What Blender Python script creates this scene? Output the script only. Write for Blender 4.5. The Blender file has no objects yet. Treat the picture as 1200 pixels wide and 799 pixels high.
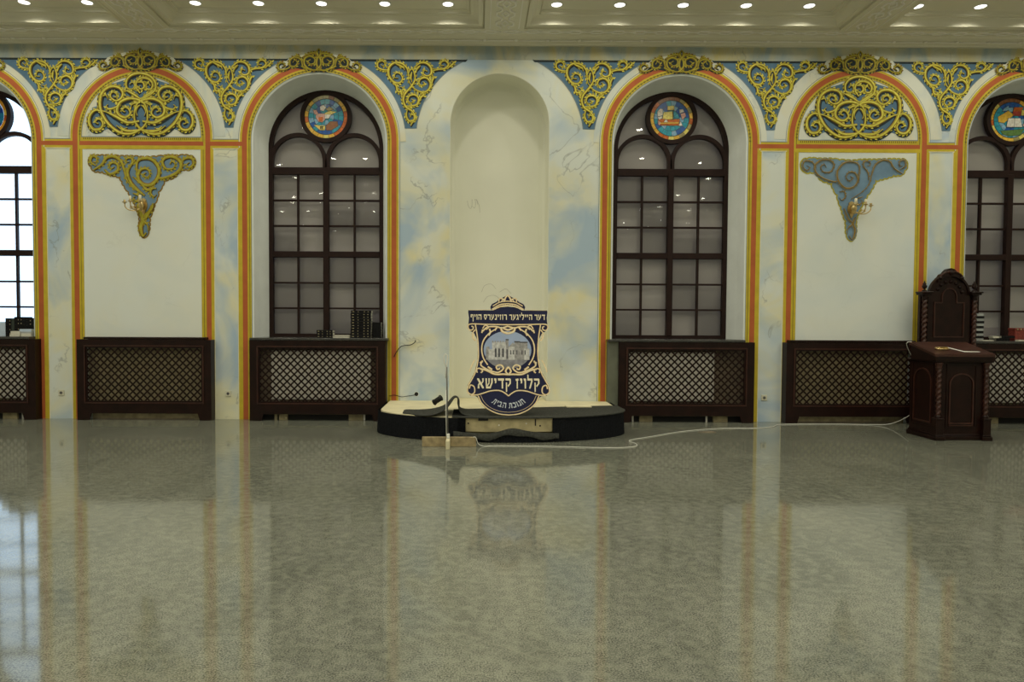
import bpy, bmesh, math, random
from mathutils import Vector, Matrix
from mathutils.geometry import tessellate_polygon
random.seed(7)
C = bpy.context.scene.collection
PI = math.pi
S, CO = math.sin, math.cos
WALL = 0.0            # front plane of the long wall is y = 0, the room lies at y < 0

# ------------------------------------------------------------------ materials
def new_mat(name):
    m = bpy.data.materials.new(name); m.use_nodes = True
    return m, m.node_tree, m.node_tree.nodes['Principled BSDF']

def mat(name, col, rough=.6, metal=0.0, var=.08, scale=6.0, spec=.5, bump=0.0, coat=0.0):
    """principled with a faint procedural mottling"""
    m, nt, b = new_mat(name)
    n = nt.nodes.new('ShaderNodeTexNoise'); n.inputs['Scale'].default_value = scale; n.inputs['Detail'].default_value = 4
    g = nt.nodes.new('ShaderNodeNewGeometry'); nt.links.new(g.outputs['Position'], n.inputs['Vector'])
    r = nt.nodes.new('ShaderNodeValToRGB'); nt.links.new(n.outputs['Fac'], r.inputs['Fac'])
    r.color_ramp.elements[0].position = .3; r.color_ramp.elements[1].position = .7
    r.color_ramp.elements[0].color = (*[c * (1 - var) for c in col], 1)
    r.color_ramp.elements[1].color = (*[min(1, c * (1 + var)) for c in col], 1)
    nt.links.new(r.outputs['Color'], b.inputs['Base Color'])
    b.inputs['Roughness'].default_value = rough; b.inputs['Metallic'].default_value = metal
    b.inputs['Specular IOR Level'].default_value = spec; b.inputs['Coat Weight'].default_value = coat
    if bump:
        bp = nt.nodes.new('ShaderNodeBump'); bp.inputs['Strength'].default_value = bump; bp.inputs['Distance'].default_value = .01
        nt.links.new(n.outputs['Fac'], bp.inputs['Height']); nt.links.new(bp.outputs['Normal'], b.inputs['Normal'])
    return m

def mix_node(nt, a, bcol, fac):
    mx = nt.nodes.new('ShaderNodeMix'); mx.data_type = 'RGBA'
    if isinstance(a, tuple): mx.inputs['A'].default_value = (*a, 1)
    else: nt.links.new(a, mx.inputs['A'])
    if isinstance(bcol, tuple): mx.inputs['B'].default_value = (*bcol, 1)
    else: nt.links.new(bcol, mx.inputs['B'])
    nt.links.new(fac, mx.inputs['Factor'])
    return mx.outputs['Result']

def marble(name, base, blue, yellow, amt_b=1.0, amt_y=1.0, scale=.8, vein=.5, stretch=(1, 1, 1), off=0.0, veinscale=1.1):
    m, nt, b = new_mat(name)
    g = nt.nodes.new('ShaderNodeNewGeometry')
    mp = nt.nodes.new('ShaderNodeMapping'); mp.inputs['Scale'].default_value = stretch
    mp.inputs['Rotation'].default_value = (0, .5 if stretch != (1, 1, 1) else 0, 0)
    mp.inputs['Location'].default_value = (off, off * .7, off * .3)
    nt.links.new(g.outputs['Position'], mp.inputs['Vector'])
    def cloud(sc, lo, hi, w, dist=1.2):
        n = nt.nodes.new('ShaderNodeTexNoise'); n.noise_dimensions = '4D'; n.inputs['W'].default_value = w
        n.inputs['Scale'].default_value = sc; n.inputs['Detail'].default_value = 3; n.inputs['Distortion'].default_value = dist
        nt.links.new(mp.outputs['Vector'], n.inputs['Vector'])
        r = nt.nodes.new('ShaderNodeMapRange'); r.inputs['From Min'].default_value = lo; r.inputs['From Max'].default_value = hi
        nt.links.new(n.outputs['Fac'], r.inputs['Value'])
        return r
    def scaled(node, k):
        mu = nt.nodes.new('ShaderNodeMath'); mu.operation = 'MULTIPLY'; mu.inputs[1].default_value = k
        nt.links.new(node.outputs[0], mu.inputs[0]); return mu.outputs[0]
    c = mix_node(nt, base, yellow, scaled(cloud(scale * 1.1, .44, .66, 3.1), amt_y))
    c = mix_node(nt, c, blue, scaled(cloud(scale, .46, .66, 9.7), amt_b))
    # veins: the thin band where a distorted noise crosses one half
    n = nt.nodes.new('ShaderNodeTexNoise'); n.noise_dimensions = '4D'; n.inputs['W'].default_value = 21
    n.inputs['Scale'].default_value = veinscale; n.inputs['Detail'].default_value = 5; n.inputs['Distortion'].default_value = .8
    nt.links.new(mp.outputs['Vector'], n.inputs['Vector'])
    s = nt.nodes.new('ShaderNodeMath'); s.operation = 'SUBTRACT'; s.inputs[1].default_value = .5; nt.links.new(n.outputs['Fac'], s.inputs[0])
    a = nt.nodes.new('ShaderNodeMath'); a.operation = 'ABSOLUTE'; nt.links.new(s.outputs[0], a.inputs[0])
    r = nt.nodes.new('ShaderNodeMapRange'); r.inputs['From Min'].default_value = 0; r.inputs['From Max'].default_value = .008
    r.inputs['To Min'].default_value = vein; r.inputs['To Max'].default_value = 0; nt.links.new(a.outputs[0], r.inputs['Value'])
    msk = cloud(1.3, .5, .62, 40)
    mm = nt.nodes.new('ShaderNodeMath'); mm.operation = 'MULTIPLY'
    nt.links.new(r.outputs[0], mm.inputs[0]); nt.links.new(msk.outputs[0], mm.inputs[1])
    c = mix_node(nt, c, (.25, .27, .26), mm.outputs[0])
    nt.links.new(c, b.inputs['Base Color']); b.inputs['Roughness'].default_value = .75; b.inputs['Specular IOR Level'].default_value = .2
    return m

M = {}
M['wall'] = marble('painted_marble_wall', (.72, .765, .72), (.42, .54, .66), (.76, .72, .46), 1.0, .95, .85, .55)
M['panel'] = marble('painted_pale_panel', (.76, .80, .76), (.62, .71, .74), (.79, .78, .64), .55, .45, .7, .08)
M['frieze'] = marble('painted_marble_frieze', (.48, .49, .40), (.30, .37, .40), (.50, .44, .20), 1.0, .9, 2.6, .8, (1, 1, .45), 3.0, 3.0)
M['lunette'] = marble('painted_veined_ring', (.72, .74, .66), (.52, .60, .62), (.74, .69, .46), .7, .7, 2.2, .45, (1, 1, .5), 7.0, 2.5)
M['plaster'] = mat('reveal_plaster', (.80, .84, .82), .8, var=.05, scale=3, spec=.2)
M['niche'] = mat('niche_plaster', (.82, .825, .71), .85, var=.025, scale=1.5, spec=.2)
M['ceil'] = mat('ceiling_paint', (.76, .735, .60), .55, var=.02, scale=2, spec=.35)
M['relief'] = mat('ceiling_relief', (.90, .88, .82), .5, var=.02, scale=3, spec=.35)
M['side'] = mat('side_wall_paint', (.62, .62, .54), .8, var=.04, scale=1, spec=.2)
M['orange'] = mat('orange_band_paint', (.46, .115, .035), .6, var=.10, scale=5, spec=.3)
M['yellow'] = mat('yellow_band_paint', (.56, .43, .032), .6, var=.10, scale=8, spec=.3)
M['cream'] = mat('cream_line_paint', (.78, .76, .58), .7, var=.05, scale=8, spec=.2)
M['olive'] = mat('olive_line_paint', (.17, .15, .03), .7, var=.1, scale=20, spec=.2)
M['slate'] = mat('grey_blue_line_paint', (.20, .25, .27), .7, var=.1, scale=10, spec=.2)
M['field'] = mat('blue_field_paint', (.095, .185, .29), .65, var=.18, scale=5, spec=.25)
M['field_b'] = mat('bright_blue_field_paint', (.17, .28, .40), .65, var=.18, scale=5, spec=.25)
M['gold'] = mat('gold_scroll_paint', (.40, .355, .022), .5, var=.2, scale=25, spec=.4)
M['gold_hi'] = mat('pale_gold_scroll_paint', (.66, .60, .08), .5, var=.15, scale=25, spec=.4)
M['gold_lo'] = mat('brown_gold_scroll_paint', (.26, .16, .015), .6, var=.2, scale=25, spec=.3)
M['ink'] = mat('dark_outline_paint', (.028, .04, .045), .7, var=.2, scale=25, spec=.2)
M['wood'] = mat('dark_mahogany', (.013, .0040, .0028), .38, var=.35, scale=9, spec=.22)
M['wood2'] = mat('mahogany_edge', (.045, .016, .011), .32, var=.3, scale=9, spec=.35)
M['frame'] = mat('window_frame_brown', (.018, .007, .0055), .5, var=.2, scale=9, spec=.2)
M['slab'] = mat('dark_sill_stone', (.05, .05, .048), .2, var=.3, scale=30, spec=.5)
M['radiator'] = mat('radiator_white_enamel', (.80, .77, .70), .4, var=.04)
M['pencil'] = mat('pencil_line', (.42, .42, .36), .8, var=.1)
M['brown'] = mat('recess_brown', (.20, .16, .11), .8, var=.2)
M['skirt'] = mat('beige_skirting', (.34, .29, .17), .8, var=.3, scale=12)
M['greygreen'] = mat('grey_green_board', (.125, .135, .10), .8, var=.2, scale=4)
M['socket'] = mat('socket_ivory_plastic', (.66, .64, .50), .35, var=.03)
M['dark'] = mat('black_hole_and_gap_shade', (.01, .01, .01), .8)
M['felt'] = mat('black_carpet', (.010, .011, .013), .97, var=.4, scale=60, spec=.08, bump=.3)
M['felt2'] = mat('grey_carpet', (.050, .052, .046), .97, var=.35, scale=40, spec=.08, bump=.3)
M['creamwood'] = mat('cream_painted_board', (.72, .66, .44), .6, var=.10, scale=5)
M['rawwood'] = mat('raw_plywood', (.42, .36, .20), .75, var=.25, scale=9)
M['beam'] = mat('weathered_plank', (.33, .26, .14), .75, var=.3, scale=16)
M['white'] = mat('white_plastic', (.74, .74, .68), .4, var=.03)
M['navy'] = mat('navy_print', (.015, .018, .055), .6, var=.12, scale=10, spec=.15)
M['sgold'] = mat('gold_print', (.74, .50, .19), .45, var=.25, scale=30)
M['scream'] = mat('cream_print', (.82, .74, .52), .5, var=.05)
M['ssilver'] = mat('silver_print', (.55, .60, .66), .5, var=.05)
M['ssky'] = mat('picture_sky_print', (.30, .38, .56), .5, var=.12, scale=5)
M['sstone'] = mat('picture_stone_print', (.28, .275, .27), .5, var=.35, scale=30)
M['sstone2'] = mat('picture_pale_stone_print', (.48, .48, .47), .5, var=.3, scale=30)
M['sdark'] = mat('picture_dark_print', (.05, .05, .06), .5, var=.3, scale=30)  # dark print of the building's windows and roof edges
M['sground'] = mat('picture_ground_print', (.20, .20, .22), .5, var=.3, scale=20)
M['brass'] = mat('polished_brass', (.62, .47, .22), .3, 1.0, var=.15, scale=20)
M['candle'] = mat('ivory_candle', (.85, .80, .62), .5, var=.03)
M['steel'] = mat('grey_steel', (.13, .13, .12), .5, .3, var=.1)
M['book'] = mat('black_book_cloth', (.007, .007, .008), .6, var=.3, scale=30, spec=.15)
M['bookband'] = mat('gilt_book_band', (.42, .36, .22), .4, .4, var=.3, scale=60)
M['bookdim'] = mat('dim_gilt_book_band', (.06, .06, .05), .5, .1, var=.3, scale=60)
M['paper'] = mat('book_paper', (.68, .66, .56), .8, var=.08, scale=40)
M['bookgrey'] = mat('grey_book_cloth', (.42, .44, .44), .6, var=.1)
M['red'] = mat('red_patterned_box', (.22, .035, .025), .5, var=.5, scale=60)
M['bluecloth'] = mat('pale_blue_card', (.55, .66, .80), .6, var=.05)
M['greenblk'] = mat('dark_green_cloth', (.03, .045, .035), .5, var=.3)
M['caulk'] = mat('lead_came', (.012, .012, .014), .5)

# polished granite floor
def floor_mat():
    m, nt, b = new_mat('polished_granite')
    g = nt.nodes.new('ShaderNodeNewGeometry')
    def noise(sc, det=3, dist=0.0, strech=None):
        n = nt.nodes.new('ShaderNodeTexNoise'); n.inputs['Scale'].default_value = sc; n.inputs['Detail'].default_value = det
        n.inputs['Distortion'].default_value = dist
        if strech:
            mp = nt.nodes.new('ShaderNodeMapping'); mp.inputs['Scale'].default_value = strech; mp.inputs['Rotation'].default_value = (0, 0, .35)
            nt.links.new(g.outputs['Position'], mp.inputs['Vector']); nt.links.new(mp.outputs['Vector'], n.inputs['Vector'])
        else: nt.links.new(g.outputs['Position'], n.inputs['Vector'])
        return n
    def ramp(src, p0, c0, p1, c1):
        r = nt.nodes.new('ShaderNodeValToRGB'); nt.links.new(src, r.inputs['Fac'])
        r.color_ramp.elements[0].position = p0; r.color_ramp.elements[0].color = (*c0, 1)
        r.color_ramp.elements[1].position = p1; r.color_ramp.elements[1].color = (*c1, 1)
        return r.outputs['Color']
    c = ramp(noise(130, 2).outputs['Fac'], .36, (.060, .068, .055), .62, (.275, .28, .225))
    big = noise(1.6, 5, 1.0, (1, .5, 1))
    r = nt.nodes.new('ShaderNodeMapRange'); r.inputs['From Min'].default_value = .38; r.inputs['From Max'].default_value = .68
    r.inputs['To Max'].default_value = .5; nt.links.new(big.outputs['Fac'], r.inputs['Value'])
    c = mix_node(nt, c, (.085, .092, .075), r.outputs[0])
    mid = noise(16, 6, .4)
    r2 = nt.nodes.new('ShaderNodeMapRange'); r2.inputs['From Min'].default_value = .42; r2.inputs['From Max'].default_value = .65
    r2.inputs['To Max'].default_value = .36; nt.links.new(mid.outputs['Fac'], r2.inputs['Value'])
    c = mix_node(nt, c, (.31, .32, .25), r2.outputs[0])
    # slab joints
    bt = nt.nodes.new('ShaderNodeTexBrick'); bt.inputs['Scale'].default_value = 1; bt.offset = 0
    bt.inputs['Brick Width'].default_value = 3.0; bt.inputs['Row Height'].default_value = 3.0; bt.inputs['Mortar Size'].default_value = .004
    bt.inputs['Mortar Smooth'].default_value = .5
    mp = nt.nodes.new('ShaderNodeMapping'); mp.inputs['Rotation'].default_value = (0, 0, .62); nt.links.new(g.outputs['Position'], mp.inputs['Vector'])
    nt.links.new(mp.outputs['Vector'], bt.inputs['Vector'])
    mj = nt.nodes.new('ShaderNodeMath'); mj.operation = 'MULTIPLY'; mj.inputs[1].default_value = .35; nt.links.new(bt.outputs['Fac'], mj.inputs[0])
    c = mix_node(nt, c, (.28, .27, .21), mj.outputs[0])
    nt.links.new(c, b.inputs['Base Color'])
    rr = nt.nodes.new('ShaderNodeMapRange'); rr.inputs['To Min'].default_value = .055; rr.inputs['To Max'].default_value = .085
    nt.links.new(mid.outputs['Fac'], rr.inputs['Value']); nt.links.new(rr.outputs[0], b.inputs['Roughness'])
    b.inputs['IOR'].default_value = 1.52
    bp = nt.nodes.new('ShaderNodeBump'); bp.inputs['Strength'].default_value = .02; bp.inputs['Distance'].default_value = .01
    wv = noise(2.2, 2); nt.links.new(wv.outputs['Fac'], bp.inputs['Height']); nt.links.new(bp.outputs['Normal'], b.inputs['Normal'])
    return m
M['floor'] = floor_mat()

def glass_mat():
    m, nt, b = new_mat('window_glass'); nt.nodes.remove(b)
    out = nt.nodes['Material Output']
    gl = nt.nodes.new('ShaderNodeBsdfGlossy'); gl.inputs['Roughness'].default_value = .02
    tr = nt.nodes.new('ShaderNodeBsdfTransparent'); fr = nt.nodes.new('ShaderNodeFresnel'); fr.inputs['IOR'].default_value = 1.52
    mx = nt.nodes.new('ShaderNodeMixShader'); nt.links.new(fr.outputs[0], mx.inputs[0]); nt.links.new(tr.outputs[0], mx.inputs[1]); nt.links.new(gl.outputs[0], mx.inputs[2])
    nt.links.new(mx.outputs[0], out.inputs['Surface'])
    return m
M['glass'] = glass_mat()

def translucent(name, col, tcol, k, var=.2, scale=20):
    m, nt, b = new_mat(name); out = nt.nodes['Material Output']
    n = nt.nodes.new('ShaderNodeTexNoise'); n.inputs['Scale'].default_value = scale
    g = nt.nodes.new('ShaderNodeNewGeometry'); nt.links.new(g.outputs['Position'], n.inputs['Vector'])
    r = nt.nodes.new('ShaderNodeValToRGB'); nt.links.new(n.outputs['Fac'], r.inputs['Fac'])
    r.color_ramp.elements[0].position = .3; r.color_ramp.elements[1].position = .7
    r.color_ramp.elements[0].color = (*[c * (1 - var) for c in col], 1); r.color_ramp.elements[1].color = (*[min(1, c * (1 + var)) for c in col], 1)
    nt.links.new(r.outputs[0], b.inputs['Base Color']); b.inputs['Roughness'].default_value = .25
    t = nt.nodes.new('ShaderNodeBsdfTranslucent'); t.inputs['Color'].default_value = (*tcol, 1)
    mx = nt.nodes.new('ShaderNodeMixShader'); mx.inputs[0].default_value = k
    nt.links.new(b.outputs[0], mx.inputs[1]); nt.links.new(t.outputs[0], mx.inputs[2]); nt.links.new(mx.outputs[0], out.inputs['Surface'])
    return m
M['blind'] = translucent('greyed_window_backing', (.40, .375, .35), (.60, .50, .50), .15, .05, 1.2)
SG = dict(az=(.03, .30, .42), bl=(.02, .10, .38), li=(.22, .42, .60), go=(.80, .45, .06), or_=(.55, .13, .02), ye=(.85, .62, .16), wh=(.80, .70, .64),
          pk=(.62, .36, .30), rd=(.42, .06, .04), gr=(.10, .20, .06), br=(.25, .10, .04), ol=(.35, .30, .12))
for k_, c_ in SG.items():
    M['sg_' + k_] = mat('stained_glass_' + k_, tuple(min(.9, v * 1.15) for v in c_), .2, var=.25, scale=30)
    M['sd_' + k_] = translucent('daylit_glass_' + k_, c_, c_, .6, .25, 30)

def emit_mat(name, col, st):
    m, nt, b = new_mat(name)
    b.inputs['Base Color'].default_value = (*col, 1); b.inputs['Emission Color'].default_value = (*col, 1); b.inputs['Emission Strength'].default_value = st
    return m
LAMP_COL = (1.0, .95, .78)
LAMP_W = 11.0
LAMP_R = .068
M['lens'] = emit_mat('lit_downlight_lens', (1.0, .97, .90), 7.0)

# ------------------------------------------------------------------ mesh helpers
class MB:
    """collects geometry with per-face materials and links it as one mesh object"""
    def __init__(s): s.v = []; s.f = []; s.m = []; s.mats = []; s.smooth = []
    def mi(s, name):
        if name not in s.mats: s.mats.append(name)
        return s.mats.index(name)
    def add(s, vs, fs, m, smooth=False):
        o = len(s.v); s.v += [tuple(p) for p in vs]; k = s.mi(m)
        for f in fs: s.f.append([i + o for i in f]); s.m.append(k); s.smooth.append(smooth)
    def box(s, x0, x1, y0, y1, z0, z1, m):
        vs = [(x, y, z) for x in (x0, x1) for y in (y0, y1) for z in (z0, z1)]
        s.add(vs, [(0, 1, 3, 2), (4, 6, 7, 5), (0, 4, 5, 1), (2, 3, 7, 6), (0, 2, 6, 4), (1, 5, 7, 3)], m)
    def bbox(s, x0, x1, y0, y1, z0, z1, m, b=.004):
        """box with chamfered edges"""
        bm = bmesh.new(); bmesh.ops.create_cube(bm, size=1)
        for v in bm.verts:
            v.co = Vector(((x0 + x1) / 2 + v.co.x * (x1 - x0), (y0 + y1) / 2 + v.co.y * (y1 - y0), (z0 + z1) / 2 + v.co.z * (z1 - z0)))
        bmesh.ops.bevel(bm, geom=bm.edges[:], offset=b, segments=1, affect='EDGES', profile=.5)
        s.frombm(bm, m)
    def frombm(s, bm, m, smooth=False):
        bm.verts.ensure_lookup_table(); bm.verts.index_update()
        s.add([v.co[:] for v in bm.verts], [[v.index for v in f.verts] for f in bm.faces], m, smooth); bm.free()
    def bar(s, a, b, w, h, m, up=(0, 1, 0)):
        a, b, up = Vector(a), Vector(b), Vector(up); d = (b - a).normalized(); sx = d.cross(up).normalized() * w / 2; sy = up.normalized() * h / 2
        vs = [p + q for p in (a, b) for q in (sx + sy, -sx + sy, -sx - sy, sx - sy)]
        s.add(vs, [(0, 1, 2, 3), (7, 6, 5, 4), (0, 4, 5, 1), (1, 5, 6, 2), (2, 6, 7, 3), (3, 7, 4, 0)], m)
    def prism(s, loops, ya, yb, m, side=None, sides=True):
        """loops in (x, z); front at y = ya, back at y = yb"""
        tri = tessellate_polygon([[Vector((x, z, 0)) for x, z in l] for l in loops])
        flat = [p for l in loops for p in l]; n = len(flat)
        s.add([(x, ya, z) for x, z in flat], tri, m)
        if sides:
            s.add([(x, yb, z) for x, z in flat], [t[::-1] for t in tri], m)
            for l in loops:
                k = len(l); vs = [(x, ya, z) for x, z in l] + [(x, yb, z) for x, z in l]
                s.add(vs, [(i, (i + 1) % k, (i + 1) % k + k, i + k) for i in range(k)], side or m)
    def plate_xy(s, loop, z0, z1, m, side=None):
        tri = tessellate_polygon([[Vector((x, y, 0)) for x, y in loop]])
        s.add([(x, y, z1) for x, y in loop], tri, m); s.add([(x, y, z0) for x, y in loop], [t[::-1] for t in tri], m)
        k = len(loop); s.add([(x, y, z0) for x, y in loop] + [(x, y, z1) for x, y in loop], [(i, (i + 1) % k, (i + 1) % k + k, i + k) for i in range(k)], side or m)
    def lathe(s, prof, m, cx=0, cy=0, cz=0, n=20, smooth=True):
        vs = []; fs = []
        for r, z in prof:
            for i in range(n): vs.append((cx + r * CO(2 * PI * i / n), cy + r * S(2 * PI * i / n), cz + z))
        for j in range(len(prof) - 1):
            for i in range(n): fs.append((j * n + i, j * n + (i + 1) % n, (j + 1) * n + (i + 1) % n, (j + 1) * n + i))
        fs.append(list(range(n))[::-1]); fs.append([(len(prof) - 1) * n + i for i in range(n)])
        s.add(vs, fs, m, smooth)
    def twist(s, cx, cy, z0, z1, r, m, turns=9, n=16, rings=None):
        rings = rings or int((z1 - z0) / .012); vs = []; fs = []
        for j in range(rings + 1):
            z = z0 + (z1 - z0) * j / rings; ph = 2 * PI * turns * j / rings
            for i in range(n):
                a = 2 * PI * i / n; rr = r * (1 + .22 * CO(2 * a - ph)); vs.append((cx + rr * CO(a), cy + rr * S(a), z))
        for j in range(rings):
            for i in range(n): fs.append((j * n + i, j * n + (i + 1) % n, (j + 1) * n + (i + 1) % n, (j + 1) * n + i))
        s.add(vs, fs, m, True)
    def tube(s, pts, r, m, n=8, taper=None):
        P = [Vector(p) for p in pts]; vs = []; fs = []
        prev = None
        for k, p in enumerate(P):
            d = (P[min(k + 1, len(P) - 1)] - P[max(k - 1, 0)]).normalized()
            if prev is None:
                a = Vector((0, 0, 1)) if abs(d.z) < .9 else Vector((1, 0, 0)); u = d.cross(a).normalized()
            else: u = (prev - d * prev.dot(d)).normalized()
            prev = u; w = d.cross(u); rr = r if taper is None else r * taper(k / (len(P) - 1))
            for i in range(n): vs.append(p + (u * CO(2 * PI * i / n) + w * S(2 * PI * i / n)) * rr)
        for j in range(len(P) - 1):
            for i in range(n): fs.append((j * n + i, j * n + (i + 1) % n, (j + 1) * n + (i + 1) % n, (j + 1) * n + i))
        fs.append(list(range(n))[::-1]); fs.append([(len(P) - 1) * n + i for i in range(n)])
        s.add(vs, fs, m, True)
    def ball(s, c, r, m, sc=(1, 1, 1), n=14):
        s.lathe([(r * sc[0] * S(PI * j / 8) + 1e-5, -r * sc[2] * CO(PI * j / 8)) for j in range(9)], m, *c, n=n)
    def strip(s, path, o0, o1, y, m, closed=False):
        """flat band between two offsets of a path in the wall plane (x, z)"""
        A = offset(path, o0, closed); B = offset(path, o1, closed); k = len(path)
        n = k if closed else k - 1
        s.add([(x, y, z) for x, z in A] + [(x, y, z) for x, z in B], [(i, (i + 1) % k, (i + 1) % k + k, i + k) for i in range(n)], m)
    def build(s, name, parent=None, **tags):
        me = bpy.data.meshes.new(name); me.from_pydata(s.v, [], s.f)
        for k in s.mats: me.materials.append(M[k])
        me.polygons.foreach_set('material_index', s.m); me.polygons.foreach_set('use_smooth', s.smooth)
        me.update(); 
        bm = bmesh.new(); bm.from_mesh(me); bmesh.ops.recalc_face_normals(bm, faces=bm.faces[:]); bm.to_mesh(me); bm.free()
        o = bpy.data.objects.new(name, me); C.objects.link(o)
        if parent: o.parent = parent
        return tag(o, **tags)

def offset(path, d, closed=False):
    n = len(path); out = []
    for i, (x, z) in enumerate(path):
        a = path[i - 1] if (i > 0 or closed) else path[i]; b = path[(i + 1) % n] if (i < n - 1 or closed) else path[i]
        p = Vector((x, z))
        e1 = (p - Vector(a)); e2 = (Vector(b) - p)
        if e1.length < 1e-9: e1 = e2
        if e2.length < 1e-9: e2 = e1
        n1 = Vector((-e1.y, e1.x)).normalized(); n2 = Vector((-e2.y, e2.x)).normalized()
        nn = (n1 + n2); nn = nn.normalized() if nn.length > 1e-6 else n1
        k = 1 / max(.5, nn.dot(n1)); out.append((x + nn.x * d * k, z + nn.y * d * k))
    return out

def tag(o, label=None, category=None, group=None, kind=None):
    if label: o['label'] = label
    if category: o['category'] = category
    if group: o['group'] = group
    if kind: o['kind'] = kind
    return o
def empty(name, loc=(0, 0, 0), rotz=0, **tags):
    o = bpy.data.objects.new(name, None); C.objects.link(o); o.location = loc; o.rotation_euler = (0, 0, rotz); o.empty_display_size = .1
    return tag(o, **tags)
def copy_tree(o, parent=None):
    c = o.copy(); C.objects.link(c)
    if parent: c.parent = parent
    for ch in list(o.children): copy_tree(ch, c)
    return c
def arc(cx, cz, r, a0, a1, n=32, ry=None):
    ry = ry or r
    return [(cx + r * CO(math.radians(a0 + (a1 - a0) * i / n)), cz + ry * S(math.radians(a0 + (a1 - a0) * i / n))) for i in range(n + 1)]
def arch_path(cx, hw, zs, z0, n=40, rz=None):
    """left foot, over the arch, right foot"""
    return [(cx - hw, z0)] + arc(cx, zs, hw, 180, 0, n, rz) + [(cx + hw, z0)]
def spline(pts, per=7):
    P = [Vector(p) for p in pts]; P = [P[0] * 2 - P[1]] + P + [P[-1] * 2 - P[-2]]; out = []
    for i in range(1, len(P) - 2):
        for k in range(per):
            t = k / per; a, b, c, d = P[i - 1:i + 3]
            out.append(.5 * ((2 * b) + (c - a) * t + (2 * a - 5 * b + 4 * c - d) * t * t + (3 * b - a - 3 * c + d) * t ** 3))
    out.append(P[-2]); return out

# ------------------------------------------------------------------ measures of the wall
WX = [-7.775, -2.62, 2.62, 7.775]        # window arches
AX = [-5.2, 5.2]                         # blind painted arches
WS, AS, NS = 4.06, 4.12, 4.324           # springing heights
RX = 10.0                                # half length of the room
SILL = 1.205
CORN = 5.44
SPR = 4.015                              # the orange string course
FB = 5.235                               # foot of the frieze
DEP = .46

# ------------------------------------------------------------------ wall, niche, window reveals
w = MB()
outer = [(-RX, 0), (RX, 0), (RX, 5.9), (-RX, 5.9)]
holes = [arch_path(x, .985, WS, SILL - .02) for x in WX] + [arch_path(0, .72, NS, .0)]
w.prism([outer] + holes, 0, .02, 'wall', sides=False)
for x in WX:                              # splayed reveals with a small rounded nosing
    A = arch_path(x, .985, WS, SILL - .02); A2 = arch_path(x, .965, WS, SILL - .02); B = arch_path(x, .935, WS, SILL - .02); D_ = arch_path(x, .872, WS + .005, SILL - .02)
    secs = [(A, 0), (A2, .012), (B, .2), (D_, DEP), (D_, DEP + .2)]
    for (p, y0), (q, y1) in zip(secs, secs[1:]):
        k = len(p); w.add([(a, y0, b) for a, b in p] + [(a, y1, b) for a, b in q], [(i, i + 1, i + 1 + k, i + k) for i in range(k - 1)], 'plaster', True)
    w.box(x - .99, x + .99, .0, DEP + .2, SILL - .08, SILL - .02, 'plaster')
# niche: straight jambs, flat back, softly rounded inner corner
prev = None
secs = [(.72, 0), (.712, .01), (.712, .34), (.70, .38), (.66, .405), (.60, .41)]
for hw, y in secs:
    p = arch_path(0, hw, NS, .0)
    if prev:
        q, y0 = prev; k = len(p); w.add([(a, y0, b) for a, b in q] + [(a, y, b) for a, b in p], [(i, i + 1, i + 1 + k, i + k) for i in range(k - 1)], 'niche', True)
    prev = (p, y)
w.prism([prev[0]], .41, .42, 'niche', sides=False)
# faint pencil marks left on the plaster
for st in ([(-.47, 3.28), (-.455, 3.2), (-.42, 3.16), (-.40, 3.22), (-.40, 3.3)], [(-.40, 3.2), (-.36, 3.17), (-.345, 3.24), (-.355, 3.3), (-.33, 3.28), (-.31, 3.22)], [(-.33, 3.3), (-.29, 3.2), (-.28, 3.1)],
           [(-.25, 1.9), (-.2, 2.0), (-.1, 2.02), (-.03, 1.95)], [(-.22, 1.75), (-.16, 1.83), (-.05, 1.85), (.05, 1.78)], [(.02, 1.9), (.12, 1.95), (.2, 1.88)]):
    w.strip([(p.x, p.y) for p in spline(st, 5)], -.0022, .0022, .408, 'pencil')
w.build('wall_back', kind='structure')

# side and rear walls, floor, ground of the room
RY = -20.2
b = MB(); b.box(-RX - .1, -RX, RY, .1, 0, 5.9, 'side'); b.build('wall_left', kind='structure')
b = MB(); b.box(RX, RX + .1, RY, .1, 0, 5.9, 'side'); b.build('wall_right', kind='structure')
b = MB(); b.box(-RX, RX, RY - .1, RY, 0, 5.9, 'side'); b.build('wall_front', kind='structure')
b = MB(); b.add([(-RX, RY, 0), (RX, RY, 0), (RX, .45, 0), (-RX, .45, 0)], [(0, 1, 2, 3)], 'floor'); b.build('floor', kind='structure')

# frieze and pale fields
f = MB(); f.prism([[(-RX, FB), (RX, FB), (RX, 5.5), (-RX, 5.5)]], -.002, 0, 'frieze')
for x in AX: f.prism([[(x - .9, 1.0), (x + .9, 1.0), (x + .9, 3.98), (x - .9, 3.98)]], -.003, 0, 'panel')
for x in AX:
    f.prism([[(x - .88, 4.03)] + arc(x, AS, .88, 180, 0) + [(x + .88, 4.03)]], -.003, 0, 'lunette')
    f.prism([arc(x, AS, .93, 180, 0) + arc(x, AS, 1.22, 0, 180)], -.0035, 0, 'lunette')
for x in WX: f.prism([arc(x, WS, 1.03, 180, 0) + arc(x, WS, 1.26, 0, 180)], -.0035, 0, 'lunette')
f.prism([arc(0, 4.12, .73, 155, 25) + arc(0, 4.12, 1.21, 25, 155)], -.0038, 0, 'lunette') if False else None
f.build('trim_1', kind='structure')

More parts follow.
